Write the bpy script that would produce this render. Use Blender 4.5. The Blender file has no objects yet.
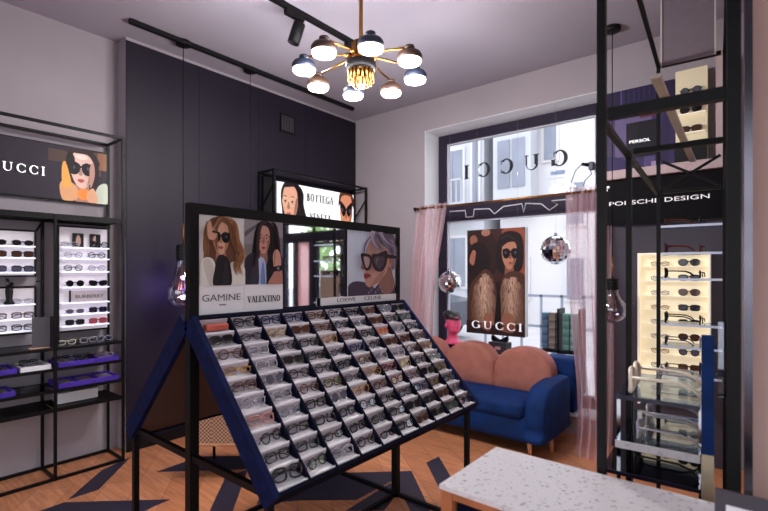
import bpy, bmesh, math, random
from mathutils import Vector, Matrix
RNG = random.Random(11)
SC = bpy.context.scene
COL = SC.collection
PI = math.pi

# ------------------------------------------------------------------ materials
def lin(h):
    h = h.lstrip('#')
    o = []
    for i in (0, 2, 4):
        c = int(h[i:i+2], 16) / 255
        o.append(c / 12.92 if c <= .04045 else ((c + .055) / 1.055) ** 2.4)
    return (o[0], o[1], o[2], 1)

MATS = {}
def mat(name, hexc, rough=.6, metal=0, noise=.08, scale=18, bump=0, spec=.5, emit=0, sheen=0, clear=0):
    """procedural principled material: colour varied by noise, optional bump"""
    if name in MATS: return MATS[name]
    m = bpy.data.materials.new(name); m.use_nodes = True
    nt = m.node_tree; b = nt.nodes['Principled BSDF']
    b.inputs['Roughness'].default_value = rough
    b.inputs['Metallic'].default_value = metal
    b.inputs['Specular IOR Level'].default_value = spec
    c = lin(hexc)
    b.inputs['Base Color'].default_value = c
    if sheen:
        b.inputs['Sheen Weight'].default_value = sheen
        b.inputs['Sheen Roughness'].default_value = .4
        b.inputs['Sheen Tint'].default_value = (min(1, c[0]*2+.05), min(1, c[1]*2+.05), min(1, c[2]*2+.1), 1)
    if clear: b.inputs['Coat Weight'].default_value = clear
    if noise or bump:
        tc = nt.nodes.new('ShaderNodeTexCoord'); nz = nt.nodes.new('ShaderNodeTexNoise')
        nz.inputs['Scale'].default_value = scale; nz.inputs['Detail'].default_value = 4
        nt.links.new(tc.outputs['Object'], nz.inputs['Vector'])
        if noise:
            r = nt.nodes.new('ShaderNodeValToRGB')
            r.color_ramp.elements[0].position = .3; r.color_ramp.elements[1].position = .7
            r.color_ramp.elements[0].color = tuple(x * (1 - noise) for x in c[:3]) + (1,)
            r.color_ramp.elements[1].color = tuple(min(1, x * (1 + noise)) for x in c[:3]) + (1,)
            nt.links.new(nz.outputs['Fac'], r.inputs['Fac'])
            nt.links.new(r.outputs['Color'], b.inputs['Base Color'])
            if emit: nt.links.new(r.outputs['Color'], b.inputs['Emission Color'])
        if bump:
            bp = nt.nodes.new('ShaderNodeBump'); bp.inputs['Strength'].default_value = bump
            bp.inputs['Distance'].default_value = .01
            nt.links.new(nz.outputs['Fac'], bp.inputs['Height'])
            nt.links.new(bp.outputs['Normal'], b.inputs['Normal'])
    if emit:
        if not noise: b.inputs['Emission Color'].default_value = c
        b.inputs['Emission Strength'].default_value = emit
    MATS[name] = m
    return m

def glass_mat(name, hexc, gloss=.12, rough=.02, fres=.5):
    """thin clear pane: mostly transparent, with mirror-like glints"""
    if name in MATS: return MATS[name]
    m = bpy.data.materials.new(name); m.use_nodes = True
    nt = m.node_tree; nt.nodes.clear()
    o = nt.nodes.new('ShaderNodeOutputMaterial'); mx = nt.nodes.new('ShaderNodeMixShader')
    t = nt.nodes.new('ShaderNodeBsdfTransparent'); g = nt.nodes.new('ShaderNodeBsdfGlossy')
    lw = nt.nodes.new('ShaderNodeLayerWeight'); lw.inputs['Blend'].default_value = .25
    ma = nt.nodes.new('ShaderNodeMath'); ma.operation = 'MULTIPLY_ADD'
    ma.inputs[1].default_value = fres; ma.inputs[2].default_value = gloss * .5
    ma.use_clamp = True
    t.inputs['Color'].default_value = lin(hexc)
    g.inputs['Color'].default_value = (.95, .97, 1, 1); g.inputs['Roughness'].default_value = rough
    nt.links.new(lw.outputs['Fresnel'], ma.inputs[0]); nt.links.new(ma.outputs[0], mx.inputs['Fac'])
    nt.links.new(t.outputs[0], mx.inputs[1]); nt.links.new(g.outputs[0], mx.inputs[2])
    nt.links.new(mx.outputs[0], o.inputs['Surface'])
    MATS[name] = m
    return m

def sheer_mat(name, hexc, alpha):
    if name in MATS: return MATS[name]
    m = bpy.data.materials.new(name); m.use_nodes = True
    nt = m.node_tree; nt.nodes.clear()
    o = nt.nodes.new('ShaderNodeOutputMaterial'); mx = nt.nodes.new('ShaderNodeMixShader')
    t = nt.nodes.new('ShaderNodeBsdfTransparent')
    ad = nt.nodes.new('ShaderNodeMixShader')
    d = nt.nodes.new('ShaderNodeBsdfDiffuse'); tl = nt.nodes.new('ShaderNodeBsdfTranslucent')
    wv = nt.nodes.new('ShaderNodeTexNoise'); wv.inputs['Scale'].default_value = 60
    tc = nt.nodes.new('ShaderNodeTexCoord'); nt.links.new(tc.outputs['Object'], wv.inputs['Vector'])
    ma = nt.nodes.new('ShaderNodeMath'); ma.operation = 'MULTIPLY_ADD'
    ma.inputs[1].default_value = .2; ma.inputs[2].default_value = alpha - .1
    nt.links.new(wv.outputs['Fac'], ma.inputs[0]); nt.links.new(ma.outputs[0], mx.inputs['Fac'])
    for n in (d, tl): n.inputs['Color'].default_value = lin(hexc)
    ad.inputs['Fac'].default_value = .5
    nt.links.new(d.outputs[0], ad.inputs[1]); nt.links.new(tl.outputs[0], ad.inputs[2])
    nt.links.new(t.outputs[0], mx.inputs[1]); nt.links.new(ad.outputs[0], mx.inputs[2])
    nt.links.new(mx.outputs[0], o.inputs['Surface'])
    MATS[name] = m
    return m

def wood_floor_mat(name, rot, c1, c2):
    m = bpy.data.materials.new(name); m.use_nodes = True
    nt = m.node_tree; b = nt.nodes['Principled BSDF']
    tc = nt.nodes.new('ShaderNodeTexCoord'); mp = nt.nodes.new('ShaderNodeMapping')
    mp.inputs['Rotation'].default_value = (0, 0, math.radians(rot))
    br = nt.nodes.new('ShaderNodeTexBrick')
    br.inputs['Scale'].default_value = 1; br.inputs['Brick Width'].default_value = 1.3
    br.inputs['Row Height'].default_value = .21; br.inputs['Mortar Size'].default_value = .0012
    br.inputs['Color1'].default_value = lin(c1); br.inputs['Color2'].default_value = lin(c2)
    br.inputs['Mortar'].default_value = lin('#3a2018')
    mp2 = nt.nodes.new('ShaderNodeMapping'); mp2.inputs['Scale'].default_value = (3, 40, 1)
    mp2.inputs['Rotation'].default_value = (0, 0, math.radians(rot))
    nz = nt.nodes.new('ShaderNodeTexNoise'); nz.inputs['Scale'].default_value = 1.2; nz.inputs['Detail'].default_value = 6
    nz.inputs['Distortion'].default_value = .6
    mx = nt.nodes.new('ShaderNodeMix'); mx.data_type = 'RGBA'; mx.blend_type = 'MULTIPLY'
    mx.inputs['Factor'].default_value = .55
    rp = nt.nodes.new('ShaderNodeValToRGB'); rp.color_ramp.elements[0].color = (.45, .38, .36, 1)
    rp.color_ramp.elements[0].position = .35; rp.color_ramp.elements[1].position = .62
    l = nt.links
    l.new(tc.outputs['Object'], mp.inputs['Vector']); l.new(mp.outputs[0], br.inputs['Vector'])
    l.new(tc.outputs['Object'], mp2.inputs['Vector']); l.new(mp2.outputs[0], nz.inputs['Vector'])
    l.new(nz.outputs['Fac'], rp.inputs['Fac'])
    l.new(br.outputs['Color'], mx.inputs[6]); l.new(rp.outputs['Color'], mx.inputs[7])
    l.new(mx.outputs[2], b.inputs['Base Color'])
    b.inputs['Roughness'].default_value = .38
    return m

def terrazzo_mat():
    m = bpy.data.materials.new('terrazzo'); m.use_nodes = True
    nt = m.node_tree; b = nt.nodes['Principled BSDF']; l = nt.links
    tc = nt.nodes.new('ShaderNodeTexCoord')
    v = nt.nodes.new('ShaderNodeTexVoronoi'); v.inputs['Scale'].default_value = 46
    v2 = nt.nodes.new('ShaderNodeTexVoronoi'); v2.inputs['Scale'].default_value = 75
    nz = nt.nodes.new('ShaderNodeTexNoise'); nz.inputs['Scale'].default_value = 14
    mpn = nt.nodes.new('ShaderNodeMix'); mpn.data_type = 'RGBA'; mpn.inputs['Factor'].default_value = .04
    l.new(tc.outputs['Object'], mpn.inputs[6]); l.new(nz.outputs['Color'], mpn.inputs[7])
    for q in (v, v2): l.new(mpn.outputs[2], q.inputs['Vector'])
    r1 = nt.nodes.new('ShaderNodeValToRGB'); r1.color_ramp.elements[0].color = lin('#a09ba3'); r1.color_ramp.elements[1].color = lin('#d4d0d4')
    r1.color_ramp.elements[0].position = .17; r1.color_ramp.elements[1].position = .27
    r2 = nt.nodes.new('ShaderNodeValToRGB'); r2.color_ramp.elements[0].color = lin('#a58f7c'); r2.color_ramp.elements[1].color = (1, 1, 1, 1)
    r2.color_ramp.elements[0].position = .12; r2.color_ramp.elements[1].position = .2
    l.new(v.outputs['Distance'], r1.inputs['Fac']); l.new(v2.outputs['Distance'], r2.inputs['Fac'])
    mx = nt.nodes.new('ShaderNodeMix'); mx.data_type = 'RGBA'; mx.blend_type = 'MULTIPLY'; mx.inputs['Factor'].default_value = .8
    l.new(r1.outputs['Color'], mx.inputs[6]); l.new(r2.outputs['Color'], mx.inputs[7])
    l.new(mx.outputs[2], b.inputs['Base Color']); b.inputs['Roughness'].default_value = .3
    return m

def cane_mat():
    m = bpy.data.materials.new('cane_weave'); m.use_nodes = True
    nt = m.node_tree; b = nt.nodes['Principled BSDF']; l = nt.links
    tc = nt.nodes.new('ShaderNodeTexCoord'); ck = nt.nodes.new('ShaderNodeTexChecker'); ck.inputs['Scale'].default_value = 75
    mp = nt.nodes.new('ShaderNodeMapping'); mp.inputs['Rotation'].default_value = (0, 0, .78)
    ck.inputs['Color1'].default_value = lin('#c9a183'); ck.inputs['Color2'].default_value = lin('#7a523f')
    l.new(tc.outputs['Object'], mp.inputs['Vector']); l.new(mp.outputs[0], ck.inputs['Vector'])
    l.new(ck.outputs['Color'], b.inputs['Base Color']); b.inputs['Roughness'].default_value = .7
    return m

def mirror_mat(name, tile=0):
    m = bpy.data.materials.new(name); m.use_nodes = True
    nt = m.node_tree; b = nt.nodes['Principled BSDF']
    b.inputs['Metallic'].default_value = 1; b.inputs['Roughness'].default_value = .03
    b.inputs['Base Color'].default_value = (.9, .91, .93, 1)
    nz = nt.nodes.new('ShaderNodeTexNoise'); nz.inputs['Scale'].default_value = 3
    r = nt.nodes.new('ShaderNodeValToRGB'); r.color_ramp.elements[0].color = (.88, .89, .92, 1); r.color_ramp.elements[1].color = (.95, .95, .96, 1)
    nt.links.new(nz.outputs['Fac'], r.inputs['Fac']); nt.links.new(r.outputs['Color'], b.inputs['Base Color'])
    return m

def ink(hexc):      # printed ink on matt paper
    return mat('ink_' + hexc.lstrip('#'), hexc, .65, noise=.03, scale=30, spec=.25)
LIT = 0.75
def lit(hexc, s=None):       # backlit print
    s = LIT if s is None else s
    return mat('backlit_%s_%d' % (hexc.lstrip('#'), int(s * 100)), hexc, .5, noise=.02, scale=30, spec=.2, emit=s)

# ------------------------------------------------------------------ mesh builder
class MB:
    def __init__(s): s.v = []; s.f = []; s.m = []; s.sm = []
    def add(s, vs, fs, m=0, smooth=False):
        o = len(s.v); s.v += [Vector(x) for x in vs]
        for f in fs:
            s.f.append([i + o for i in f]); s.m.append(m); s.sm.append(smooth)
        return s
    def box(s, c, d, m=0, rot=None):
        hx, hy, hz = d[0]/2, d[1]/2, d[2]/2; c = Vector(c)
        vs = []
        for x in (-hx, hx):
            for y in (-hy, hy):
                for z in (-hz, hz):
                    p = Vector((x, y, z)); vs.append(c + (rot @ p if rot else p))
        return s.add(vs, [(0,1,3,2),(4,6,7,5),(0,4,5,1),(2,3,7,6),(0,2,6,4),(1,5,7,3)], m)
    def bb(s, x0, x1, y0, y1, z0, z1, m=0):
        return s.box(((x0+x1)/2, (y0+y1)/2, (z0+z1)/2), (abs(x1-x0), abs(y1-y0), abs(z1-z0)), m)
    def rbox(s, c, d, r, m=0, seg=3, rot=None, smooth=True):
        bm = bmesh.new(); bmesh.ops.create_cube(bm, size=1)
        bmesh.ops.scale(bm, vec=d, verts=bm.verts)
        bmesh.ops.bevel(bm, geom=bm.edges[:], offset=r, segments=seg, affect='EDGES', profile=.5)
        c = Vector(c); bm.verts.index_update()
        vs = [c + (rot @ v.co if rot else v.co) for v in bm.verts]
        fs = [[v.index for v in f.verts] for f in bm.faces]
        bm.free(); return s.add(vs, fs, m, smooth)
    def bar(s, a, b, w, h=None, m=0, up=(0, 0, 1)):
        a = Vector(a); b = Vector(b); h = h or w; d = b - a; L = d.length
        if L < 1e-6: return s
        z = d.normalized(); up = Vector(up)
        if abs(z.dot(up)) > .98: up = Vector((1, 0, 0))
        x = up.cross(z).normalized(); y = z.cross(x)
        R = Matrix((x, y, z)).transposed()
        return s.box((a + b) / 2, (w, h, L), m, R)
    def tube(s, pts, r, n=8, closed=False, m=0, caps=True):
        pts = [Vector(p) for p in pts]; N = len(pts); vs = []; fs = []
        rr = r if isinstance(r, (list, tuple)) else [r] * N
        prev = None
        for i, p in enumerate(pts):
            a = pts[(i-1) % N] if (closed or i > 0) else pts[i]
            b = pts[(i+1) % N] if (closed or i < N-1) else pts[i]
            t = (b - a).normalized()
            if prev is None:
                u = Vector((0, 0, 1)) if abs(t.z) < .9 else Vector((1, 0, 0))
                x = u.cross(t).normalized()
            else:
                x = (prev - t * prev.dot(t)).normalized()
            prev = x; y = t.cross(x)
            for k in range(n):
                q = 2*PI*k/n; vs.append(p + (x*math.cos(q) + y*math.sin(q)) * rr[i])
        for i in range(N if closed else N-1):
            j = (i+1) % N
            for k in range(n):
                k2 = (k+1) % n
                fs.append((i*n+k, i*n+k2, j*n+k2, j*n+k))
        if caps and not closed:
            fs.append(tuple(range(n-1, -1, -1))); fs.append(tuple((N-1)*n + k for k in range(n)))
        return s.add(vs, fs, m, True)
    def lathe(s, prof, c, n=28, m=0, R=None, smooth=True):
        c = Vector(c); vs = []; fs = []
        for (r, z) in prof:
            for k in range(n):
                q = 2*PI*k/n; p = Vector((max(r, 1e-5)*math.cos(q), max(r, 1e-5)*math.sin(q), z))
                vs.append(c + (R @ p if R else p))
        for i in range(len(prof)-1):
            for k in range(n):
                k2 = (k+1) % n
                fs.append((i*n+k, i*n+k2, (i+1)*n+k2, (i+1)*n+k))
        return s.add(vs, fs, m, smooth)
    def ell(s, c, rad, n=20, k=12, m=0, R=None):
        prof = [(math.sin(PI*i/k), -math.cos(PI*i/k)) for i in range(k+1)]
        c = Vector(c); o = len(s.v); s.lathe(prof, (0, 0, 0), n, m)
        for i in range(o, len(s.v)):
            p = s.v[i]; p = Vector((p.x*rad[0], p.y*rad[1], p.z*rad[2])); s.v[i] = c + (R @ p if R else p)
        return s
    def prism(s, poly, o, u, v, depth, m=0, smooth=False):
        """2-D outline in the frame (o,u,v), pushed along u x v by depth"""
        o = Vector(o); u = Vector(u); v = Vector(v); n = u.cross(v).normalized() * depth
        a = [o + u*x + v*y for x, y in poly]; N = len(a)
        vs = a + [p + n for p in a]
        fs = [tuple(range(N-1, -1, -1)), tuple(range(N, 2*N))]
        fs += [(i, (i+1) % N, N + (i+1) % N, N + i) for i in range(N)]
        return s.add(vs, fs, m, smooth)
    def flat(s, poly, o, u, v, off, m=0):
        o = Vector(o); u = Vector(u); v = Vector(v); n = u.cross(v).normalized() * off
        a = [o + u*x + v*y + n for x, y in poly]
        return s.add(a, [tuple(range(len(a)))], m)
    def bounds_base(s):
        xs = [p.x for p in s.v]; ys = [p.y for p in s.v]; zs = [p.z for p in s.v]
        return Vector(((min(xs)+max(xs))/2, (min(ys)+max(ys))/2, min(zs)))
    def build(s, name, mats, parent=None, local=False, link=True):
        if not isinstance(mats, (list, tuple)): mats = [mats]
        if local: off = Vector((0, 0, 0))
        elif parent is not None: off = wloc(parent)
        else: off = s.bounds_base()
        me = bpy.data.meshes.new(name)
        me.from_pydata([tuple(p - off) for p in s.v], [], s.f)
        for m in mats: me.materials.append(m)
        me.polygons.foreach_set('material_index', s.m)
        me.polygons.foreach_set('use_smooth', s.sm)
        bm = bmesh.new(); bm.from_mesh(me); bmesh.ops.recalc_face_normals(bm, faces=bm.faces[:]); bm.to_mesh(me); bm.free()
        me.update()
        o = bpy.data.objects.new(name, me)
        if link: COL.objects.link(o)
        if parent is not None: o.parent = parent
        elif not local: o.location = off
        return o

def wloc(o):
    p = Vector(o.location)
    while o.parent: o = o.parent; p = p + Vector(o.location)
    return p
def tag(o, label, cat, group=None):
    o['label'] = label; o['category'] = cat
    if group: o['group'] = group
    return o
def thing(name, label, cat, loc=(0, 0, 0), group=None):
    o = bpy.data.objects.new(name, None); COL.objects.link(o); o.location = loc
    o.empty_display_size = .05
    return tag(o, label, cat, group)
def struct(name, mb, mats, parent=None):
    o = mb.build(name, mats, parent)
    if parent is None: o['kind'] = 'structure'
    return o
def plabel(o, t): o['label'] = t; return o

# ------------------------------------------------------------------ 2-D shapes, lettering, prints
def cat_rom(pts, n=5):
    out = []; N = len(pts)
    for i in range(N):
        p0, p1, p2, p3 = pts[(i-1) % N], pts[i], pts[(i+1) % N], pts[(i+2) % N]
        for k in range(n):
            t = k/n
            out.append(tuple(.5*((2*b) + (-a+c)*t + (2*a-5*b+4*c-d)*t*t + (-a+3*b-3*c+d)*t**3) for a, b, c, d in zip(p0, p1, p2, p3)))
    return out
def el(cx, cy, rx, ry, rot=0, n=24):
    c, s = math.cos(rot), math.sin(rot); o = []
    for k in range(n):
        a = 2*PI*k/n; x, y = rx*math.cos(a), ry*math.sin(a); o.append((cx + x*c - y*s, cy + x*s + y*c))
    return o
def rc(x0, y0, x1, y1): return [(x0, y0), (x1, y0), (x1, y1), (x0, y1)]
def sm(*p): return cat_rom(list(p))

def arc_letter(cx, cy, rx, ry, t, a0, a1, n=22):
    """round letter stroke with thick sides and thin top and bottom"""
    out = []; inn = []
    for i in range(n+1):
        a = math.radians(a0 + (a1-a0)*i/n)
        out.append((cx + rx*math.cos(a), cy + ry*math.sin(a)))
        inn.append((cx + (rx-t)*math.cos(a), cy + (ry-t*.4)*math.sin(a)))
    return [[out[i], out[i+1], inn[i+1], inn[i]] for i in range(n)]
def serif_letter(ch, t=.13):
    """polygons of a roman capital, height 1; returns (width, polygons)"""
    s = .055; th = t*.42
    def stem(x, w=t, y0=0, y1=1, f=.07):
        return [rc(x, y0, x+w, y1), rc(x-f, y0, x+w+f, y0+s), rc(x-f, y1-s, x+w+f, y1)]
    def dg(x0, y0, x1, y1, w): return [[(x0, y0), (x0+w, y0), (x1+w, y1), (x1, y1)]]
    if ch == 'I': return t+.14, stem(.07)
    if ch == 'C': return .82, arc_letter(.45, .5, .43, .52, t, 42, 318) + [rc(.74, .66, .78, .95), rc(.74, .05, .78, .34)]
    if ch == 'G': return .92, arc_letter(.45, .5, .43, .52, t, 42, 318) + [rc(.74, .66, .78, .95), rc(.7, .06, .7+t, .46), rc(.62, .42, .92, .46)]
    if ch == 'O': return .92, arc_letter(.46, .5, .45, .52, t, 0, 360, 32)
    if ch == 'U':
        p = [rc(.1, .35, .1+t, 1), rc(.02, 1-s, .1+t+.08, 1), rc(.72, .35, .72+th, 1), rc(.63, 1-s, .87, 1)]
        n = 16; o = []
        for i in range(n):
            for_a = [math.radians(180 + 180*j/n) for j in (i, i+1)]
            q = []
            for a in for_a: q.append((.438 + .338*math.cos(a), .36 + .38*math.sin(a)))
            for a in reversed(for_a): q.append((.476 + .25*math.cos(a), .36 + .32*math.sin(a)))
            o.append(q)
        return .9, p + o
    if ch == 'V': return .86, dg(.1, 1, .4, 0, t) + dg(.72, 1, .43, 0, th) + [rc(0, 1-s, .32, 1), rc(.62, 1-s, .88, 1)]
    if ch == 'A': return .86, dg(.36, 1, .68, 0, t) + dg(.09, 0, .38, 1, th) + [rc(.22, .32, .65, .37), rc(0, 0, .24, s), rc(.58, 0, .9, s)]
    if ch == 'L': return .72, stem(.09) + [rc(.09, 0, .68, s), rc(.62, 0, .67, .28)]
    if ch == 'E': return .74, stem(.09) + [rc(.09, 0, .68, s), rc(.63, 0, .68, .27), rc(.09, 1-s, .66, 1), rc(.61, .76, .66, 1), rc(.1, .49, .5, .54), rc(.47, .4, .51, .63)]
    if ch == 'N': return .94, stem(.09, th) + [rc(.76, 0, .76+th, 1), rc(.66, 1-s, .92, 1)] + dg(.06, 1, .68, 0, t)
    if ch == 'T': return .82, stem(.34) + [rc(.03, 1-s, .79, 1), rc(.03, .74, .07, 1), rc(.75, .74, .79, 1)]
    if ch == 'B': return .76, stem(.09) + arc_letter(.32, .76, .34, .25, t, -90, 90, 12) + arc_letter(.32, .28, .4, .29, t, -90, 90, 12) + [rc(.1, .5, .34, .54), rc(.1, 0, .34, s), rc(.1, 1-s, .34, 1)]
    return .4, []
def serif_text(word, gap=.14, t=.13):
    x = 0; out = []
    for ch in word:
        w, ps = serif_letter(ch, t)
        for p in ps: out.append([(a + x, b) for a, b in p])
        x += w + gap
    return out, x - gap
def add_letters(r, word, gap, t, o, u, x, y, W, Hh, mt, off=.009):
    ps, wd = serif_text(word, gap, t); cx = 0
    for ch in word:
        w, polys = serif_letter(ch, t); m = MB()
        write(m, polys, 1, o, u, (0, 0, 1), x + cx*W/wd, y, W/wd, Hh, off); m.build('letter', mt, r); cx += w + gap
_tc = {}
def sans_text(word):
    """polygons of a plain sans word, cap height about .7; (polys, width)"""
    if word in _tc: return _tc[word]
    cu = bpy.data.curves.new('t', 'FONT'); cu.body = word; cu.resolution_u = 3
    o = bpy.data.objects.new('t', cu); COL.objects.link(o)
    dg = bpy.context.evaluated_depsgraph_get(); dg.update()
    me = bpy.data.meshes.new_from_object(o.evaluated_get(dg))
    ps = [[tuple(me.vertices[i].co[:2]) for i in p.vertices] for p in me.polygons]
    xs = [a[0] for p in ps for a in p] or [0]
    x0 = min(xs); ps = [[(a - x0, b) for a, b in p] for p in ps]; w = max(xs) - x0
    bpy.data.objects.remove(o); bpy.data.curves.remove(cu); bpy.data.meshes.remove(me)
    _tc[word] = (ps, w); return _tc[word]
def write(mb, polys, wid, o, u, v, x, y, W, Hh, off=.0012, capH=1, depth=.0008):
    """lay a word (polygons) on a frame, scaled to W wide and Hh tall, lower left at x,y"""
    sx = W / wid; sy = Hh / capH
    for p in polys: mb.prism([(x + a*sx, y + b*sy) for a, b in p], Vector(o) + Vector(u).cross(Vector(v)).normalized()*off, u, v, depth)

def picture(mb, layers, o, u, v, W, Hh, mats, off0=.0006, shader=ink, step=.00008, x0=0, y0=0):
    """printed picture: flat shapes in 0..1 coordinates"""
    off = off0
    for shp, hx in layers:
        mm = shader(hx)
        if mm not in mats: mats.append(mm)
        mb.flat([(x0 + min(1, max(0, a))*W, y0 + min(1, max(0, b))*Hh) for a, b in shp], o, u, v, off, mats.index(mm))
        off += step
    return off

# ------------------------------------------------------------------ palette
M_WALL = mat('wall_paint', '#9b9298', .85, noise=.03, scale=3, bump=.05)
M_CEIL = mat('ceiling_paint', '#9d97a4', .9, noise=.02, scale=2)
M_REVEAL = mat('reveal_paint', '#dcdde2', .8, noise=.02, scale=3)
M_DARK = mat('dark_panel_paint', '#1e1826', .55, noise=.06, scale=2, bump=.02, spec=.25)
M_PINKW = mat('pink_wall_paint', '#b4978f', .85, noise=.04, scale=5, bump=.05)
M_BLACK = mat('black_metal', '#060507', .5, 0, noise=.1, scale=30, spec=.2)
M_BLACKP = mat('black_plastic', '#0c0a0e', .55, noise=.08, spec=.25)
M_FRAMEW = mat('window_frame_paint', '#292235', .6, noise=.05, spec=.2)
M_GOLD = mat('brushed_brass', '#9c6a36', .32, 1, noise=.12, scale=40)
M_CHROME = mat('chrome', '#cfd0d6', .12, 1, noise=.04)
M_NAVY = mat('navy_velvet', '#05071c', .9, noise=.25, scale=25, bump=.15, sheen=0, spec=.1)
M_NAVYE = mat('navy_velvet_edge', '#060f36', .85, noise=.45, scale=22, bump=.2, sheen=.05, spec=.15)
M_BLUE = mat('blue_velvet', '#022b64', .75, noise=.35, scale=9, bump=.12, sheen=.15, spec=.25)
M_PINK = mat('pink_velvet', '#a8685a', .75, noise=.12, scale=12, bump=.12, sheen=.5)
M_PURPLE = mat('purple_velvet', '#43229c', .7, noise=.25, scale=40, bump=.1, sheen=.5)
M_STEP = mat('tray_lining', '#bcafb7', .7, noise=.05, scale=30)
M_LIP = mat('tray_lip', '#f1edf2', .5, noise=.02)
M_BROWN = mat('brown_board', '#46332f', .7, noise=.1, scale=8)
M_WOODL = mat('pale_wood', '#c89068', .5, noise=.15, scale=14)
M_WOODO = mat('oak_frame', '#a3623c', .5, noise=.2, scale=11)
M_GLASS = glass_mat('clear_pane', '#f8fafc', .0, fres=.22)
M_SHELF = glass_mat('shelf_glass', '#c3cfdc', .22)
M_SHELFK = glass_mat('smoked_shelf_glass', '#4a4652', .3)
M_BULB = glass_mat('bulb_glass', '#cfcada', .3)
M_ACRYL = glass_mat('clear_acrylic', '#eef2f6', .25)
M_MIRROR = mirror_mat('mirror_silver')
M_WHITE = mat('white_lacquer', '#e8e6ea', .45, noise=.02)
M_CARD = mat('white_card', '#e2dfe2', .7, noise=.02)
M_LEDGE = mat('lit_white_ledge', '#eef0ff', .5, noise=.01, emit=.6)
M_PANEL = mat('lit_white_back', '#d9d2d8', .6, noise=.03, scale=5, emit=.16)
M_CREAM = mat('lit_cream_back', '#efe2c2', .6, noise=.03, scale=5, emit=.3)
M_CREAML = mat('cream_ledge', '#f4ead4', .5, noise=.02, emit=.35)
M_PINKHEAD = mat('pink_mannequin', '#e0527c', .45, noise=.04)
M_CAP = mat('black_leather', '#17141a', .45, noise=.15, scale=30, bump=.2)
M_GREEN = mat('leaf_green', '#a3c283', .7, noise=.35, scale=6)
M_BARK = mat('bark', '#4b3b30', .9, noise=.3, scale=12)
M_CANE = cane_mat()
M_TERR = terrazzo_mat()
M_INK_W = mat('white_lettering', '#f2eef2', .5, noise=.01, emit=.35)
M_INK_K = mat('black_lettering', '#17141a', .6, noise=.02)
M_INK_D = mat('grey_lettering', '#4a464c', .6, noise=.02)
M_BRIGHTW = mat('lit_white_lettering', '#ffffff', .5, noise=.01, emit=1.0)

# ------------------------------------------------------------------ the setting
CEIL = 3.34
WX = -4.125         # left wall
DX = -3.955         # face of the dark chimney breast
FY = 4.28           # window wall
# floor with its dark inlaid chevrons and one painted shadow patch
fl = MB(); fl.bb(-4.33, 2.0, -2.7, 4.8, -.12, 0, 0)
inlay_and_shade = [[(-3.74,1.32),(-3.83,1.56),(-3.42,1.19),(-3.42,1.01)],
 [(-3.39,.78),(-3.4,.99),(-2.92,1.43),(-2.91,1.3),(-2.86,1.13)],
 [(-3.4,1.56),(-3.42,1.82),(-3.39,1.93),(-3.14,2.15),(-2.87,2.06),(-3.09,1.84)],
 [(-3.62,1.99),(-3.61,2.37),(-3.91,2.5),(-3.85,2.14)],  # not inlay: shadow along the dark wall, painted on the floor
 [(-2.95,1.84),(-2.92,2.0),(-2.49,1.6),(-2.37,1.49),(-2.48,1.4)],
 [(-2.53,1.84),(-2.49,2.04),(-2.38,2.37),(-1.98,2.74),(-1.61,2.4),(-1.53,2.32),(-1.62,2.25),(-1.93,2.5),(-1.99,2.51),(-2.0,2.17),(-2.27,1.94),(-2.45,1.74)],
 [(-1.98,2.5),(-1.96,2.03),(-1.78,2.18),(-1.82,2.31)],
 [(-1.98,2.93),(-1.97,3.09),(-1.68,2.81),(-1.66,2.62)],
 [(-1.6,1.7),(-1.2,2.1),(-1.2,1.9),(-1.6,1.5)], [(-1.0,2.6),(-.6,3.0),(-.6,2.8),(-1.0,2.4)],
 [(-2.2,.9),(-1.8,1.3),(-1.8,1.1),(-2.2,.7)], [(-3.2,.2),(-2.8,.6),(-2.8,.4),(-3.2,0)],
 [(-2.0,-.3),(-1.6,.1),(-1.6,-.1),(-2.0,-.5)], [(-.9,-1),(-.5,-.6),(-.5,-.8),(-.9,-1.2)]]
M_FLOOR = wood_floor_mat('oak_planks', 38, '#dc966c', '#c98258')
M_INLAY_SHADE = mat('dark_inlay_and_shade', '#2f2a3a', .4, noise=.12, scale=10)
for p in inlay_and_shade: fl.flat(p, (0, 0, 0), (1, 0, 0), (0, 1, 0), .0012, 1)
struct('floor', fl, [M_FLOOR, M_INLAY_SHADE])
c = MB(); c.bb(-4.33, 2.0, -2.7, 4.8, CEIL, CEIL + .15); struct('ceiling', c, M_CEIL)
w = MB(); w.bb(-4.33, WX, -2.7, 4.8, 0, CEIL); w.bb(WX, DX - .012, 1.575, FY, 0, CEIL)
struct('wall_left', w, M_WALL)
t = MB()
for a, b in ((1.575, 2.2), (2.203, 2.83), (2.833, 3.46), (3.463, 4.28)): t.bb(DX - .012, DX, a, b, 0, 3.31)
struct('trim_1', t, M_DARK)
b = MB(); b.bb(DX, DX + .016, 1.575, FY, 0, .085); struct('baseboard_left', b, M_BLACKP)
WL, WR, WB, WT = -2.909, -1.09, .16, 3.01
DL, DR, DT = .44, 1.76, 2.75
w = MB()
w.bb(-4.33, WL, FY, 4.8, 0, CEIL); w.bb(WL, WR, FY, 4.8, WT, CEIL); w.bb(WL, WR, FY, 4.8, 0, WB)
w.bb(WR, DL, FY, 4.8, 0, CEIL); w.bb(DL, DR, FY, 4.4, DT, CEIL); w.bb(DR, 2.0, FY, 4.4, 0, CEIL)
struct('wall_front', w, M_WALL)
# white plaster reveals of the shop window
t = MB()
t.bb(WL - .001, WL + .006, FY - .002, 4.55, WB, WT); t.bb(WR - .006, WR, FY - .002, 4.55, WB, WT)
t.bb(WL, WR, FY - .002, 4.55, WT - .006, WT); t.bb(WL, WR, FY - .02, 4.55, WB, WB + .02)
struct('trim_2', t, M_REVEAL)
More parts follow.
